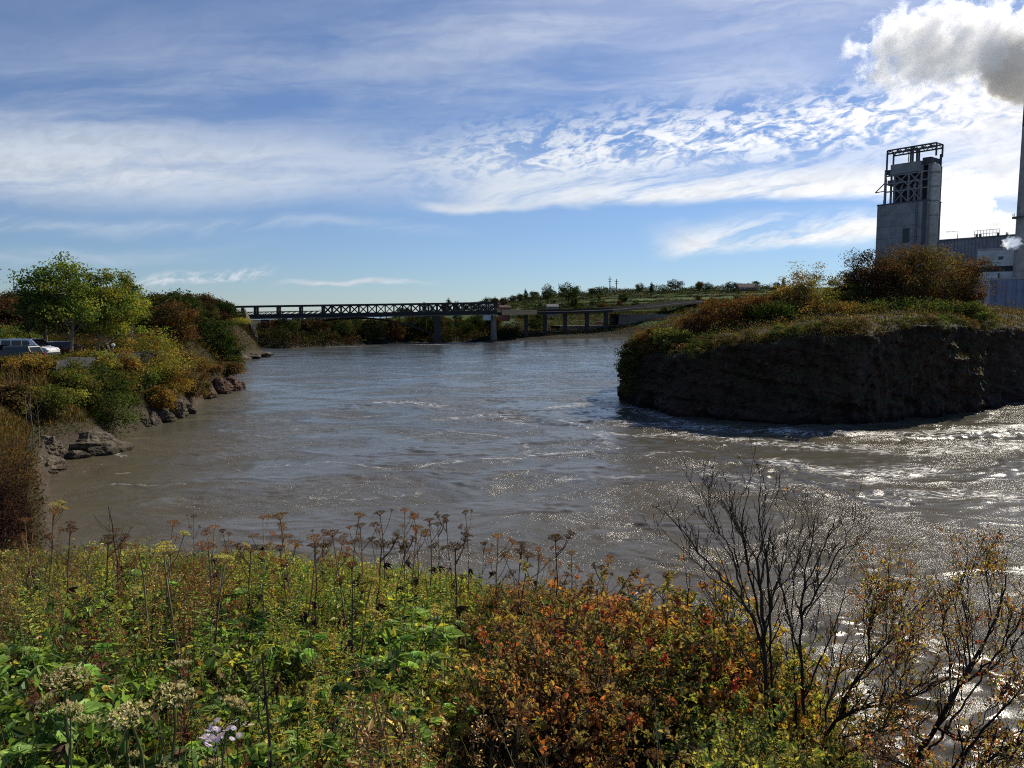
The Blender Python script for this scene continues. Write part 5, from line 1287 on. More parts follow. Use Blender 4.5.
    while len(pts) < 42000:
        x = rng.uniform(14, 92); y = rng.uniform(84, 150); z = isl_z(x, y)
        n += 1
        if n > 150000: break
        if z is None or z < 4.6: continue
        if x < 54 and rng.uniform() < .6: continue
        pts.append((x, y, z))
    pts = np.array(pts); rt = pts[:, 0] > 57
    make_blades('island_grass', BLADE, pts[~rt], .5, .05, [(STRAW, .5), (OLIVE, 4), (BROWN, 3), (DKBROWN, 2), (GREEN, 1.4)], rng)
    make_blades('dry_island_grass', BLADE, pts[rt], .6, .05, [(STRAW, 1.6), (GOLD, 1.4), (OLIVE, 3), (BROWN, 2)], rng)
    rim = [make_tree('rim_bush', 'x', 'bush', '', 440 + i, 2.0, (1.9, 1.5, 1.1), [[(OLIVE, 3), (DKGREEN, 2), (DKBROWN, 2)], [(BROWN, 3), (DKBROWN, 2), (OLIVE, 1.5)], [(DKGREEN, 3), (OLIVE, 2), (GREEN, 1)]][i], 26, 2000, .17, DKBROWN, r=.03, clear=.02, stems=4, dark=.4) for i in range(3)]
    for px in np.arange(676, 985, 10.5):
        c0 = P(px + rng.normal() * 3, 350, 88); done = False
        for d_ in np.arange(82, 112, .5):
            x_ = (px - 512) / F * d_; z_ = isl_z(x_, d_)
            if z_ is not None and z_ > isl_top(np.array(x_), np.array(d_)) - 1.6:
                o_ = rng.uniform(.2, 3.2) if rng.uniform() < .8 else rng.uniform(3, 8); x_ = (px - 512) / F * (d_ + o_); z2 = isl_z(x_, d_ + o_) or z_; s_ = rng.uniform(.45, 1.05)
                place(rim[rng.integers(3)], (x_, d_ + o_, z2 - .35), rng.uniform(0, 6.28), (s_ * rng.uniform(.8, 1.5), s_, s_), 'low rough bush along the rim of the island cliff', 'low bushes along the island rim'); break
    pts = []
    # grass of the left bank
    N_ = 26000; px = rng.uniform(-40, 150, N_ * 3); d = rng.uniform(34, 84, N_ * 3); x = (px - 512) / F * d; z = terrain(x, d); S = signed(x, d, LAND)
    k = np.where((S > 1.5) & (z > 1.5))[0][:N_]
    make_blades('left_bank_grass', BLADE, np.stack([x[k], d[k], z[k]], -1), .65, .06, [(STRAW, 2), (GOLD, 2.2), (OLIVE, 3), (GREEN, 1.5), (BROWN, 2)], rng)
build_trees()

# ------------------------------------------------------------------ the foreground thicket
def build_foreground():
    rng = np.random.default_rng(77)
    DRY = [(STRAW, 2), (BROWN, 3), (RUST, 1.6), (OLIVE, 1.6)]
    Z = [  # bearing / height in the view -> what grows there
        (15, 560, 'grass', [(YGREEN, 2), (STRAW, 2), (OLIVE, 2), (GREEN, 1)]), (30, 620, 'grass', [(STRAW, 2.4), (BROWN, 2), (OLIVE, 2)]), (90, 580, 'mixed', [(YGREEN, 3), (OLIVE, 2), (RUST, .7), (GREEN, 2)]),
        (35, 685, 'broad', [(GREEN, 3), (LTGREEN, 3), (DKGREEN, 1)]), (90, 745, 'broad', [(GREEN, 3), (LTGREEN, 2), (DKGREEN, 1.5), (BROWN, .6)]), (150, 605, 'mixed', [(OLIVE, 2), (RUST, 1), (GREEN, 3), (YGREEN, 2)]), (150, 665, 'dark', [(DKBROWN, 2), (RUST, 1.4), (GREEN, 2), (PURPLE, 1.4)]),
        (200, 590, 'dry', [(RUST, 1.6), (ORANGE, .5), (OLIVE, 2), (GREEN, 2)]), (205, 735, 'broad', [(GREEN, 3), (LTGREEN, 2), (YGREEN, 1), (DKGREEN, 1)]), (245, 640, 'broad', [(GREEN, 3), (OLIVE, 2), (YGREEN, 1.4), (BROWN, .8)]), (290, 705, 'golden', [(YGREEN, 3), (LTGREEN, 2), (GREEN, 2), (OLIVE, 1)]), (350, 745, 'dry', DRY), (290, 590, 'golden', [(GREEN, 3), (YGREEN, 2), (DKGREEN, 1), (OLIVE, 1)]),
        (375, 590, 'golden', [(YGREEN, 3.5), (LTGREEN, 1.6), (GREEN, 2), (GOLD, .5)]), (410, 650, 'broad', [(LTGREEN, 3), (YGREEN, 2), (GREEN, 2)]), (410, 560, 'mixed', [(OLIVE, 2), (BROWN, .7), (YGREEN, 3), (GREEN, 2)]), (455, 590, 'golden', [(YGREEN, 3.2), (GREEN, 2), (LTGREEN, 1)]), (430, 725, 'dry', DRY), (488, 665, 'dark', [(DKBROWN, 3), (DKGREEN, 1)]), (505, 580, 'dry', [(OLIVE, 2), (BROWN, 2), (GREEN, 1.3), (RUST, 1)]),
        (535, 620, 'orange', 0), (600, 612, 'orange', 0), (555, 690, 'orange', 0), (640, 650, 'orange', 0), (620, 735, 'dark', [(DKGREEN, 2), (BROWN, 2), (DKBROWN, 2), (OLIVE, 1.4)]), (690, 620, 'yellow', 0), (735, 640, 'yellow', 0), (700, 700, 'darkshrub', 0), (760, 700, 'yellow', 0), (800, 735, 'darkshrub', 0), (500, 750, 'grass', [(OLIVE, 2), (STRAW, 2), (GREEN, 1.2)]), (250, 560, 'mixed', [(BROWN, 1), (GREEN, 2), (YGREEN, 2), (OLIVE, 2)]), (570, 575, 'dry', DRY)]
    zp = np.array([(a, c) for a, c, _, _ in Z], float)
    def zones(px, py, jit):
        a = px + rng.normal(size=len(px)) * jit; c = py + rng.normal(size=len(px)) * jit
        return np.concatenate([np.argmin((zp[None, :, 0] - a[i:i + 20000, None]) ** 2 + ((zp[None, :, 1] - c[i:i + 20000, None]) * 1.35) ** 2, axis=1) for i in range(0, len(px), 20000)])
    def zone(px, py, jit=26):
        return np.argmin((zp[:, 0] - px + rng.normal() * jit) ** 2 + ((zp[:, 1] - py + rng.normal() * jit) * 1.35) ** 2)
    PALO = [(ORANGE, 1.1), (RUST, 2.6), (BROWN, 3), (RED, .35), (GOLD, 1.3), (OLIVE, 2.2), (DKBROWN, 2.4), (DKGREEN, 1)]
    PALY = [(YELLOW, 1.3), (GOLD, 2.2), (OLIVE, 2.6), (GREEN, 1.6), (ORANGE, .6), (RUST, 1.2), (DKGREEN, 1.4), (BROWN, 1)]
    PALD = [(DKGREEN, 2.4), (GREEN, 1.6), (OLIVE, 2), (YGREEN, 1.2), (GOLD, .6), (BROWN, 1)]
    pal_of = {'orange': PALO, 'yellow': PALY, 'darkshrub': PALD}

    # --- low leaf layer and leaf litter: nobody could count it
    N = 230000
    px = rng.uniform(-70, 960, N); d = np.sqrt(rng.uniform(1.9 ** 2, 16 ** 2, N)); x = (px - 512) / F * d; z = terrain(x, d); S = signed(x, d, LAND)
    _, py = proj(x, d, z + .3)
    keep = (S > 5.5) & (py < 800) & (px < 850); keep &= rng.uniform(0, 1, N) < np.interp(d, [2, 5, 9, 16], [1.0, .85, .55, .5])
    px, d, x, z, py = px[keep], d[keep], x[keep], z[keep], py[keep]; n = len(px)
    zi = zones(px, py, 30)
    dens = .5 + fbm2(x, d, .55, 3, 6.0) * .9 + .9 * fbm2(x, d, 1.3, 2, 12.0)
    thick = np.array([{'grass': .22, 'broad': .34, 'golden': .42, 'dry': .36, 'mixed': .36, 'dark': .16, 'orange': .40, 'yellow': .45, 'darkshrub': .4}[Z[k][2]] for k in zi]) * np.clip(.35 + 1.2 * dens, .12, 1.7)
    hz = z + thick * rng.uniform(0, 1, n) ** .8
    col = np.zeros((n, 3))
    for k in range(len(Z)):
        s = np.where(zi == k)[0]
        if len(s): col[s] = pick(Z[k][3] or pal_of[Z[k][2]], len(s), rng, .3)
    col *= (.28 + .62 * np.clip((hz - z) / .5, 0, 1))[:, None]; gap = (px > 452) & (px < 516) & (d > 3.5) & (d < 8.6); hz = np.where(gap, z + (hz - z) * .2, hz); col[gap] *= .4  # shade painted into leaf colour: darker toward the ground and in the gap
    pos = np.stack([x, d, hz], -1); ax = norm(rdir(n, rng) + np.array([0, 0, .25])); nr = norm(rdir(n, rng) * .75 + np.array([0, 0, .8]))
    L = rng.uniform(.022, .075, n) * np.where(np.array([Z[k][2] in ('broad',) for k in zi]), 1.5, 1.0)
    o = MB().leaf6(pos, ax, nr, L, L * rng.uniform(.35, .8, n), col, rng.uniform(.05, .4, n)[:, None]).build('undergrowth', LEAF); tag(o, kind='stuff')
    # --- grass blades among it
    N = 60000; px = rng.uniform(-70, 900, N); d = np.sqrt(rng.uniform(1.9 ** 2, 15 ** 2, N)); x = (px - 512) / F * d; z = terrain(x, d); S = signed(x, d, LAND); _, py = proj(x, d, z + .3)
    keep = (S > 6); zi = zones(px, py, 34); w = np.array([{'grass': 1., 'dry': .5, 'broad': .12, 'golden': .25, 'dark': .15}.get(Z[k][2], .12) for k in zi]); keep &= rng.uniform(0, 1, N) < w
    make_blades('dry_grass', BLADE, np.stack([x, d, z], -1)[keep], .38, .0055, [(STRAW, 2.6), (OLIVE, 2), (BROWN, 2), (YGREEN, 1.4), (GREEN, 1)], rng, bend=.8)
    # dry twigs and stalks crossing everywhere
    tw = MB()
    for k in range(900):
        p_ = rng.uniform(-40, 820); d_ = math.sqrt(rng.uniform(2.2 ** 2, 12 ** 2)); x_ = (p_ - 512) / F * d_; z_ = ground(x_, d_); h_ = rng.uniform(.25, .95); a = rng.normal(size=2) * .25
        tw.tube([(x_, d_, z_ - .03), (x_ + a[0] * h_ * .5, d_ + a[1] * h_ * .5, z_ + h_ * .55), (x_ + a[0] * h_ * 1.3, d_ + a[1] * h_ * 1.3, z_ + h_)], [.0035, .0028, .0012], 4, np.array([STRAW, BROWN, RUST, DKBROWN, OLIVE][rng.integers(5)]) * rng.uniform(.6, 1.2))
    tag(tw.build('dead_grass_stalks', STEM), kind='stuff')

    # --- herbs and shrubs, one by one
    proto = {}
    def P_(k, fn): proto.setdefault(k, []).append(fn)
    for s in range(3):
        P_('golden', make_stalk('goldenrod', 'x', 'plant', '', 500 + s, [(YGREEN, 3), (GREEN, 2), (LTGREEN, 1.4), (GOLD, .5)], 44, .085, .017, [(OLIVE, 2), (BROWN, 1.5), (GOLD, 1)], 4, .11))
        P_('golden', make_stalk('leafy_stalk', 'x', 'plant', '', 510 + s, [(GREEN, 3), (LTGREEN, 2), (OLIVE, 1), (DKGREEN, 1)], 34, .10, .03, None, 4, .12))
        P_('dry', make_stalk('dry_stalk', 'x', 'plant', '', 520 + s, [(BROWN, 2.4), (RUST, 2), (OLIVE, 1.6), (STRAW, 1)], 26, .06, .014, [(BROWN, 2), (DKBROWN, 2), (STRAW, .7)], 5, .13, BROWN, .3))
        P_('broad', make_broadleaf('broad_leaf_plant', 'x', 'plant', '', 530 + s, [(GREEN, 3), (LTGREEN, 2.6), (DKGREEN, 1)], 13, .42, .085, 5, .30))
        P_('broad', make_broadleaf('broad_leaf_plant', 'x', 'plant', '', 540 + s, [(LTGREEN, 2), (YGREEN, 2), (GREEN, 2)], 16, .36, .06, 3, .26))
        P_('orange', make_shrub('autumn_shrub', 'x', 'shrub', '', 550 + s, 1.0, .55, PALO, 22, 2400, .032, twigs=4))
        P_('yellow', make_shrub('yellow_shrub', 'x', 'shrub', '', 560 + s, 1.15, .55, PALY, 18, 1700, .038, twigs=4))
        P_('darkshrub', make_shrub('green_shrub', 'x', 'shrub', '', 570 + s, 1.05, .55, PALD, 20, 2200, .034, twigs=4))
        P_('dock', make_stalk('dock_plant', 'x', 'plant', '', 580 + s, [((.05, .013, .011), 2), ((.045, .02, .018), 2), ((.075, .032, .016), 2)], 18, .13, .035, [((.08, .03, .016), 2), ((.055, .015, .012), 1)], 3, .08, (.1, .045, .025), .05))
    where = lambda px: ('far left' if px < 130 else 'left' if px < 300 else 'middle' if px < 480 else 'right of the dark gap' if px < 640 else 'right beside the bare shrubs')
    TXT = {'goldenrod': 'yellow green goldenrod clump in the thicket, ', 'leafy_stalk': 'tall green leafy stalks in the thicket, ', 'dry_stalk': 'dry brown seeding stalks in the thicket, ', 'broad_leaf_plant': 'low green broad leafed plant in the thicket, ', 'autumn_shrub': 'orange and rust leafed shrub in the thicket, ', 'yellow_shrub': 'yellow leafed shrub in the thicket, ', 'green_shrub': 'dark green small leafed shrub in the thicket, ', 'dock_plant': 'dark red leafed dock plant in the thicket, '}
    used_n = {}
    def drop(k, px, d, sc, tl=.12):
        pr = proto[k][rng.integers(len(proto[k]))]; st = pr.name.split('.')[0]
        if used_n.get(st, 0) >= 290: return
        used_n[st] = used_n.get(st, 0) + 1
        x = (px - 512) / F * d; z = ground(x, d); lab = TXT[st] + where(px); sc = sc * min(clump(x, d), 1.1 if k in ('broad', 'dry') else 1.3) * float(np.interp(d, [8, 11], [1, .72]))
        place(pr, (x, d, z - .03), rng.uniform(0, 6.28), sc, lab, lab, (rng.normal() * tl, rng.normal() * tl))
    clump = lambda a, c: float(np.clip(1.0 + 1.7 * fbm2(np.array([a]), np.array([c]), 1.3, 2, 12.0)[0], .3, 1.65))
    n = 0
    for _ in range(2600):
        px = rng.uniform(-60, 900); d = math.sqrt(rng.uniform(2.5 ** 2, 14.5 ** 2)); x = (px - 512) / F * d
        if signed(np.array([x]), np.array([d]), LAND)[0] < 7: continue
        if px > 838 or (446 < px < 524 and 3.5 < d < 8.6): continue
        if clump(x, d) < rng.uniform(.3, .72): continue
        z = ground(x, d); _, py = proj(x, d, z + .6); k = Z[zone(px, py)][2]; r = rng.uniform()
        if k == 'grass': 
            if r < .30: drop('dry', px, d, rng.uniform(.4, .7))
            elif r < .45: drop('golden', px, d, rng.uniform(.4, .6))
        elif k == 'broad':
            if r < .60: drop('broad', px, d, rng.uniform(.8, 1.35))
            elif r < .78: drop('golden', px, d, rng.uniform(.45, .75))
            elif r < .82: drop('dock', px, d, rng.uniform(.5, .8))
        elif k == 'golden':
            if r < .72: drop('golden', px, d, rng.uniform(.6, .95))
            elif r < .9: drop('broad', px, d, rng.uniform(.8, 1.2))
        elif k == 'mixed':
            if r < .46: drop('golden', px, d, rng.uniform(.5, .95))
            elif r < .66: drop('broad', px, d, rng.uniform(.8, 1.3))
            elif r < .82: drop('dry', px, d, rng.uniform(.5, .95))
            elif r < .86: drop('dock', px, d, rng.uniform(.5, .9))
        elif k == 'dry':
            if r < .5: drop('dry', px, d, rng.uniform(.5, .95))
            elif r < .72: drop('golden', px, d, rng.uniform(.45, .8))
            elif r < .80: drop('dock', px, d, rng.uniform(.5, .9))
        elif k == 'dark':
            if r < .16: drop('dry', px, d, rng.uniform(.4, .7))
            elif r < .26: drop('dock', px, d, rng.uniform(.5, .8))
            elif r < .34: drop('darkshrub', px, d, rng.uniform(.4, .6))
        else:
            if r < .42: drop(k, px, d, rng.uniform(.6, .95) * float(np.interp(px, [735, 830], [1, .5])))
            elif r < .62: drop('dry', px, d, rng.uniform(.6, .95))
            elif r < .70: drop('darkshrub', px, d, rng.uniform(.5, .8))

    for k in range(85):
        px = rng.uniform(30, 600); d = rng.uniform(8.0, 12.6); x = (px - 512) / F * d
        if signed(np.array([x]), np.array([d]), LAND)[0] > 8: drop('dry', px, d, rng.uniform(1.0, 1.7), .16)
    # --- cow parsnip gone to seed
    pars = {'brown': [make_parsnip('cow_parsnip', 'x', '', 600 + s, 3 + s % 3, 1.0, ((.12, .07, .035), (.06, .04, .026), (.15, .075, .035), (.08, .055, .03))[s], ((.30, .19, .10), (.17, .10, .055), (.36, .26, .14), (.24, .14, .08))[s]) for s in range(4)],
            'pale': [make_parsnip('cow_parsnip', 'x', '', 610 + s, 2 + s, 1.15, (.30, .27, .09), (.24, .19, .09), flat=.2) for s in range(2)],
            'red': [make_parsnip('cow_parsnip', 'x', '', 620 + s, 1 + s, 1.05, (.10, .045, .025), (.10, .05, .033)) for s in range(2)],
            'cream': [make_parsnip('cow_parsnip', 'x', '', 630 + s, 1, 1.45, (.33, .29, .17), (.10, .12, .035), flat=.45) for s in range(2)]}
    def head(kind, px, py, target, lab, grp=None, dlo=3.0, dhi=13.0, d=None):
        best = None
        for dd in ([d] if d else np.linspace(dlo, dhi, 41)):
            c = P(px, py, dd)
            if signed(np.array([c[0]]), np.array([c[1]]), LAND)[0] < 6.5: continue
            g = ground(c[0], c[1]); e = abs(c[2] - g - target)
            if best is None or e < best[0]: best = (e, c, g)
        if best is None: return
        _, c, g = best; h = min(max(c[2] - g, .35), 2.3); pr = pars[kind]; pr = pr[rng.integers(len(pr))]
        sxy = min(h, 1.35) / h * rng.uniform(.6, 1.15)
        t = place(pr, (c[0], c[1], g), rng.uniform(0, 6.28), (h * sxy, h * sxy, h), lab, grp, (rng.normal() * .11, rng.normal() * .11)); t['group'] = grp or 'dead cow parsnip standing in the thicket'
        if 'group' in t and not t['group']: del t['group']
    row = [(50, 545), (62, 535), (75, 552), (95, 540), (110, 548), (122, 528), (135, 545), (165, 530), (190, 522), (205, 530), (214, 548), (226, 540), (246, 556), (262, 522), (283, 530), (291, 524), (300, 540), (312, 548), (322, 530), (330, 545), (345, 519), (352, 535), (360, 530), (372, 545), (385, 522), (392, 538), (400, 514), (408, 530), (420, 522), (431, 530), (440, 526), (455, 521), (462, 540), (470, 519), (480, 548), (497, 536), (507, 556), (520, 552), (536, 546), (547, 551), (558, 545), (572, 558), (590, 562), (606, 572), (625, 580), (655, 590), (676, 580), (30, 528), (18, 540), (42, 520)]
    for i, (px, py) in enumerate(row):
        z_ = 'left of the green birch bank' if px < 120 else 'against the water on the left' if px < 270 else 'against the water in the middle' if px < 480 else 'against the water right of the middle'
        head('brown', px + rng.normal() * 2, py - rng.uniform(2, 12), rng.uniform(1.0, 1.75), 'tall dead brown cow parsnip stalk in the row %s' % z_, 'dead cow parsnip row %s' % z_, 8.0)
    for px, py, lab in ((178, 543, 'yellowish cow parsnip standing against the water, tallest of the pale ones'), (204, 560, 'yellowish cow parsnip a little right and lower than the tallest pale one'), (146, 545, 'yellow green cow parsnip head left of the tallest pale one'), (18 + 30, 498, 'pale yellow cow parsnip beside the dark shrubs at the left edge'), (428, 604, 'cream umbel peeping from the green stalks in the middle'), (355, 578, 'pale tan umbel above the green leaves left of the middle')):
        head('pale', px, py, 1.25, lab, 'pale cow parsnip heads', 6.0)
    for px, py, lab in ((238, 523, 'red brown flat umbel on a tall stalk against the water'), (292, 545, 'reddish umbel on the stalk right of the tall red brown one'), (350, 562, 'reddish umbel low in the row in the middle left'), (640, 738, 'orange brown flat umbel near the bottom right of the thicket'), (206, 592, 'rusty umbel low on the left side of the thicket')):
        head('red', px, py, 1.2 if py < 700 else .9, lab, 'red brown cow parsnip heads', 6.0 if py < 700 else 3.4)
    for px, py, d, lab in ((152, 706, 3.1, 'large cream cow parsnip umbel low at the bottom left'), (164, 684, 3.5, 'cream umbel just behind the largest one at the bottom left'), (60, 668, 3.5, 'white domed umbel in the green leaves at the left'), (72, 718, 3.1, 'small whitish umbel under the white domed one'), (122, 700, 3.4, 'faded cream umbel left of the largest one'), (196, 716, 3.0, 'cream umbel right of the largest one at the bottom left')):
        head('cream', px, py, .7, lab, 'cream umbels at the bottom left', d=d)
    for px, py, d, lab in ((408, 695, 3.6, 'brown umbel on a thin dark stem near the bottom middle'), (300 + 20, 690, 4.2, 'brown umbel low in the yellow green stalks'), (590, 650, 5.5, 'brown umbel rising among the orange shrubs'), (520, 690, 4.2, 'brown umbel beside the dark gap'), (240, 600, 6.5, 'brown stalk in the green leaves left of the middle'), (330, 610, 7, 'brown stalk among the goldenrod left of the middle'), (262, 545, 7.4, 'tallest dark stalk with small umbel left of the middle')):
        head('brown', px, py, .8, lab, 'brown cow parsnip inside the thicket', d=d)
    # --- two dark bare stalks
    for px, pyt, d, lab in ((262, 655, 2.9, 'dark bare stalk with short broken side twigs at the bottom left'), (108, 506, 8.5, 'dark bare stalk rising against the brown water on the left'), (181, 640, 5.0, 'slim dark stalk among the red leaves on the left')):
        c = P(px, pyt, d); g = ground(c[0], c[1]); h = c[2] - g; t = empty('bare_stalk', lab, 'plant', None, (c[0], c[1], g)); mb = MB(); rg = np.random.default_rng(int(px))
        limb(mb, (0.01, 0, -.1), (0, 0, h), .009, .004, rg, .015, 6, 8, DKBROWN)
        for k in range(5):
            z_ = h * rg.uniform(.62, .95); a = rg.uniform(0, 6.28); L_ = h * rg.uniform(.06, .16); limb(mb, (0, 0, z_), (math.cos(a) * L_, math.sin(a) * L_, z_ + L_ * 1.2), .0035, .0015, rg, .05, 4, 4, DKBROWN)
        mb.build('stem', STEM, t)
    # --- red dock clumps
    for px, py, d, sc, lab in ((104, 634, 4.8, .75, 'dark red dock leaves on the left beside green leaves'), (178, 652, 4.4, .8, 'deep red drooping leaves left of the middle'), (196, 575, 7.4, .9, 'dark red leaves under the tallest pale umbel'), (244, 690, 3.6, .55, 'small red brown leaves beside the dark bare stalk')):
        c = P(px, py, d); g = ground(c[0], c[1]); place(proto['dock'][0], (c[0], c[1], g), px, sc, lab, 'dark red dock plants')
    # --- asters
    pr = None
    for i, (px, py, d) in enumerate(((215, 730, 2.9), (226, 736, 2.85), (208, 742, 2.8), (238, 733, 2.95), (221, 748, 2.8))):
        c = P(px, py, d); g = ground(c[0], c[1]); h = max(c[2] - g, .25)
        if pr is None:
            pr = empty('aster', 'pale lilac aster flower heads among green leaves at the bottom left', 'flower', 'pale lilac asters at the bottom left'); mb = MB(); mb.tube([(0, 0, 0), (.02, 0, h * .5), (0, 0, h)], [.003, .0025, .002], 4, OLIVE); mb.build('stem', STEM, pr); fl = MB(); rg = np.random.default_rng(5); ctr = MB()
            for k in range(7):
                q = np.array([rg.normal() * .03, rg.normal() * .03, h + rg.normal() * .015]); m = 14; a = np.arange(m) / m * 6.283; nr = norm(np.array([rg.normal() * .4, -.5, 1])); e1 = norm(np.cross(nr, [1, 0, .1])); e2 = np.cross(nr, e1)
                ax = np.cos(a)[:, None] * e1 + np.sin(a)[:, None] * e2; fl.leaf4(np.tile(q, (m, 1)), ax, np.tile(nr, (m, 1)), .015, .0045, pick([((.22, .20, .28), 1)], m, rg, .12)); ctr.leaf4(np.tile(q + nr * .002, (4, 1)) - ax[:4] * .003, ax[:4], np.tile(nr, (4, 1)), .007, .006, (.3, .2, .03))
            fl.build('petals', LEAF, pr); ctr.build('flower_centres', LEAF, pr)
        place(pr, (c[0], c[1], g), i * 1.4, (1, 1, max(c[2] - g, .2) / h) if i else 1)

    # --- the bare shrubs at the right
    def woody(name, label, root, lines, seed, D, leafy, r0, ntw, pal=None, twl=.22, cols=DKBROWN, extra=1):
        rg = np.random.default_rng(seed); b = P(root[0], root[1], D); g = ground(b[0], b[1]); z0 = min(g, b[2]) - .05
        t = empty(name, label, 'shrub', None, (b[0], b[1], z0)); O = np.array([b[0], b[1], z0]); mb = MB(); tips = []
        full = []
        for q, (pts, ra, rb_) in enumerate(lines):
            full.append((pts, ra, rb_))
            for c_ in range(extra):
                jx, jy, jd = rg.normal() * 16, rg.normal() * 12, rg.normal() * .35; sh = rg.uniform(.72, 1.02); n_ = len(pts)
                full.append(([(p[0] + jx * (.35 + .65 * i / n_), pts[0][1] + (p[1] - pts[0][1]) * (1 if i == 0 else sh) + jy * i / n_, (p[2] if len(p) > 2 else 0) + jd * i / n_) for i, p in enumerate(pts)], ra * .5, rb_ * .8))
        for pts, ra, rb_ in full:
            w = np.array([P(p[0], p[1], D + (p[2] if len(p) > 2 else 0)) for p in pts]) - O
            # smooth and roughen the limb
            tt = np.linspace(0, len(w) - 1, (len(w) - 1) * 4 + 1); sm = np.stack([np.interp(tt, np.arange(len(w)), w[:, k]) for k in range(3)], -1)
            k3 = np.array([.25, .5, .25])
            for _ in range(2): sm[1:-1] = sm[:-2] * .25 + sm[1:-1] * .5 + sm[2:] * .25
            sm[1:-1] += rg.normal(size=(len(sm) - 2, 3)) * .006
            rr = np.linspace(ra * 1.0, rb_ * 1.15, len(sm)) * rg.uniform(.88, 1.14, len(sm)); mb.tube(sm, rr, 7, np.array(cols) * rg.uniform(.7, 1.5)); tips.append((sm, rr))
        tw = []
        def twig(p, d, L_, r, depth):
            k = 6; q = [p]; dd = d
            for i in range(k):
                dd = norm(dd + rg.normal(size=3) * .16 + np.array([0, 0, .10])); q.append(q[-1] + dd * L_ / k)
            q = np.array(q); mb.tube(q, np.linspace(r, max(r * .4, .0016), k + 1), 4, np.array(cols) * rg.uniform(.8, 1.6)); tw.append(q)
            m = 4                                           # buds
            bi = rg.integers(1, k + 1, m); mb.leaf4(q[bi], norm(dd + rdir(m, rg) * .7), rdir(m, rg), .013, .006, np.array(cols) * 1.3)
            if depth > 0:
                for j in range(rg.integers(1, 4)):
                    i = rg.integers(2, k); twig(q[i], norm(dd + rdir(1, rg)[0] * .75), L_ * rg.uniform(.35, .6), r * .6, depth - 1)
        for sm, rr in tips:
            for j in range(ntw):
                i = rg.integers(len(sm) // 4, len(sm)); d = norm(sm[min(i + 1, len(sm) - 1)] - sm[max(i - 1, 0)]); twig(sm[i], norm(d + rdir(1, rg)[0] * .65 + np.array([0, 0, .25])), twl * rg.uniform(.4, 1.2), min(rr[i] * .65, .0065), 1)
        mb.build('branches', BARK, t)
        if leafy:
            lm = MB(); n = leafy; k = rg.integers(0, len(tw), n); pos = np.array([tw[a][rg.integers(1, 7)] for a in k]) + rg.normal(size=(n, 3)) * .022
            cl = np.stack([pick(pal, 1, rg)[0] for _ in tw])[k]
            L_ = rg.uniform(.014, .036, n); lm.leaf6(pos, norm(rdir(n, rg) + np.array([0, 0, -.15])), norm(rdir(n, rg) * .8 + np.array([0, 0, .6])), L_, L_ * .55, cl * .6 + pick(pal, n, rg) * .4, .25); lm.build('leaves', LEAF, t)
        return t
    A = [([(775, 800), (769, 720), (764, 655), (762, 605, .05), (757, 560, .1)], .017, .008),
         ([(764, 650), (752, 612, -.1), (730, 585, -.2), (705, 562, -.25), (684, 532, -.3), (664, 511, -.35)], .009, .0022), ([(742, 597, -.15), (735, 560, 0), (722, 535, .1), (708, 506, .15), (701, 492, .15)], .006, .002),
         ([(764, 640), (752, 588, .1), (744, 548, .15), (741, 518, .2), (749, 486, .25)], .009, .002), ([(760, 590), (765, 556, -.1), (757, 520, -.1), (761, 480, -.15)], .007, .002), ([(764, 628), (776, 588, .15), (783, 555, .2), (796, 513, .3)], .007, .002), ([(757, 560, .1), (738, 528, .2), (722, 502, .3)], .005, .0018), ([(768, 700), (745, 655, .2), (726, 625, .35), (706, 590, .5)], .007, .002)]
    woody('bare_shrub', 'dark leafless shrub with fan of upright twigs against the river right of centre', (775, 790), A, 701, 4.9, 10, .017, 9, [(BROWN, 2), (GOLD, 2), (RUST, 1)], .26)
    A2 = [([(806, 800), (803, 720), (801, 650), (802, 600, .1), (808, 560, .15), (815, 519, .2)], .014, .0025), ([(801, 618), (820, 588, -.1), (835, 558, -.15), (851, 529, -.2)], .008, .002), ([(802, 596), (816, 566, .1), (827, 541, .2), (838, 511, .25)], .006, .002), ([(801, 660), (787, 616, .2), (778, 572, .3), (771, 540, .35)], .007, .002), ([(803, 700), (822, 655, .2), (838, 620, .3), (846, 585, .4)], .007, .002)]
    woody('bare_shrub', 'second leafless shrub just right of the fan shaped one', (806, 790), A2, 702, 5.1, 12, .014, 8, [(BROWN, 2), (GOLD, 2), (RUST, 1)], .24)
    Bq = [([(902, 795), (918, 752), (938, 728), (951, 700), (970, 667, .1), (988, 636, .15), (1003, 603, .2), (1006, 575, .2)], .021, .004), ([(960, 684, .05), (985, 668, -.15), (1010, 640, -.2), (1030, 600, -.3)], .009, .003), ([(938, 728), (962, 742, -.2), (995, 748, -.3), (1030, 742, -.4)], .010, .004),
          ([(951, 700), (950, 660, .3), (942, 620, .4), (935, 590, .45)], .008, .0025), ([(970, 667, .1), (968, 630, .2), (960, 590, .25), (968, 560, .3)], .007, .0025), ([(925, 742), (905, 715, .3), (900, 680, .4), (914, 640, .5)], .008, .0025), ([(990, 632, .15), (990, 600, .3), (985, 575, .3), (990, 555, .35)], .005, .002), ([(1010, 640, -.2), (1018, 680, -.3), (1030, 700, -.3)], .005, .002)]
    PB = [(RUST, 2.4), (BROWN, 3), (OLIVE, 2.4), (GOLD, .8), (RED, .3), (DKBROWN, 2), (YGREEN, .6)]
    woody('leaning_shrub', 'dark shrub with thick limb leaning right at the right edge over the glittering water', (902, 795), Bq, 703, 5.2, 2600, .02, 8, PB, .30, extra=2)
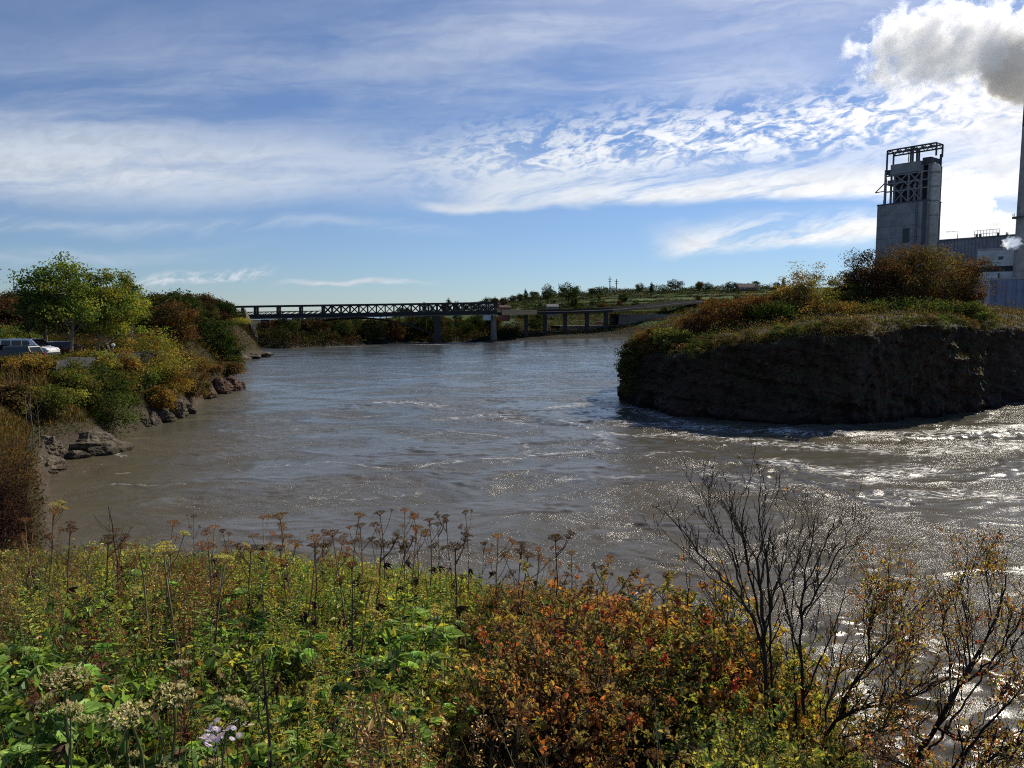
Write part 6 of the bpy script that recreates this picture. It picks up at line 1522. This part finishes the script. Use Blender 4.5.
    B2 = [([(818, 800), (820, 745), (842, 714), (880, 704, -.1), (912, 698, -.15), (940, 680, -.2)], .016, .004), ([(842, 714), (850, 687, .1), (870, 662, .2), (888, 643, .25), (912, 618, .3), (936, 593, .35)], .011, .0025), ([(870, 662, .2), (868, 630, .3), (872, 602, .35), (880, 580, .4)], .007, .0025), ([(820, 745), (830, 700, .3), (842, 655, .4), (850, 620, .5)], .008, .0025), ([(888, 643, .25), (895, 610, .3), (890, 585, .3)], .005, .002), ([(880, 704, -.1), (890, 672, -.3), (905, 650, -.4)], .006, .002), ([(818, 770), (850, 755, -.3), (880, 728, -.4), (905, 712, -.5)], .009, .003)]
    woody('leaning_shrub', 'brown leaved shrub with low crooked branches left of the thick leaning limb', (818, 795), B2, 704, 5.0, 3000, .016, 8, PB, .30, extra=2)
    D2 = [([(950, 800), (975, 770, .1), (1000, 752, .1), (1030, 735, .1)], .012, .004), ([(950, 800), (962, 760, -.2), (990, 722, -.3), (1020, 690, -.35)], .010, .003), ([(940, 800), (925, 775, -.3), (900, 762, -.4), (870, 756, -.5)], .009, .003), ([(955, 800), (985, 785, -.3), (1020, 778, -.4)], .008, .003)]
    woody('leaning_shrub', 'low tangle of brown leaved branches in the bottom right corner', (950, 795), D2, 706, 4.7, 1800, .012, 9, PB, .28, extra=2)
    C2 = [([(700, 790), (696, 720), (694, 660), (690, 610, .1), (686, 570, .1)], .008, .002), ([(695, 690), (708, 650, .1), (716, 610, .2)], .005, .002), ([(740, 800), (738, 730), (732, 680), (722, 640, .1), (708, 600, .15)], .008, .002)]
    woody('bare_shrub', 'thin twiggy shrub with last yellow leaves left of the fan shaped shrub', (715, 790), C2, 705, 5.4, 420, .01, 6, PALY, .24)
    # leafy mass around their feet
    for px, d, k, sc in ((690, 6.2, 'yellow', 1.0), (730, 5.8, 'yellow', 1.0), (705, 5.2, 'yellow', .9), (765, 5.4, 'darkshrub', .75), (790, 5.0, 'darkshrub', .6), (815, 4.8, 'darkshrub', .45), (745, 4.6, 'darkshrub', .75), (680, 4.8, 'darkshrub', .9), (720, 4.2, 'darkshrub', .75), (655, 5.4, 'orange', .95), (770, 4.1, 'darkshrub', .55), (842, 5.0, 'darkshrub', .55), (868, 5.2, 'orange', .6), (900, 5.0, 'orange', .55), (940, 5.3, 'yellow', .5), (985, 5.4, 'orange', .55), (880, 4.4, 'darkshrub', .4)):
        drop(k, px, d, sc, .05)
    # pale aerial litter: last white seed fluff
build_foreground()

for o_ in [o for o in COL.objects if o.parent is None and o.get('label') == 'x']:
    for c_ in list(o_.children): bpy.data.objects.remove(c_)
    bpy.data.objects.remove(o_)

# ------------------------------------------------------------------ render settings
SC.cycles.use_denoising = False
SC.view_settings.view_transform = 'Standard'; SC.view_settings.look = 'None'; SC.view_settings.exposure = 0; SC.view_settings.gamma = 1
SC.cycles.max_bounces = 6; SC.cycles.diffuse_bounces = 2; SC.cycles.filter_width = 1.1; SC.cycles.glossy_bounces = 2; SC.cycles.transmission_bounces = 4; SC.cycles.volume_bounces = 1
SC.cycles.transparent_max_bounces = 4; SC.cycles.sample_clamp_indirect = 3; SC.cycles.sample_clamp_direct = 14; SC.cycles.caustics_reflective = False; SC.cycles.caustics_refractive = False
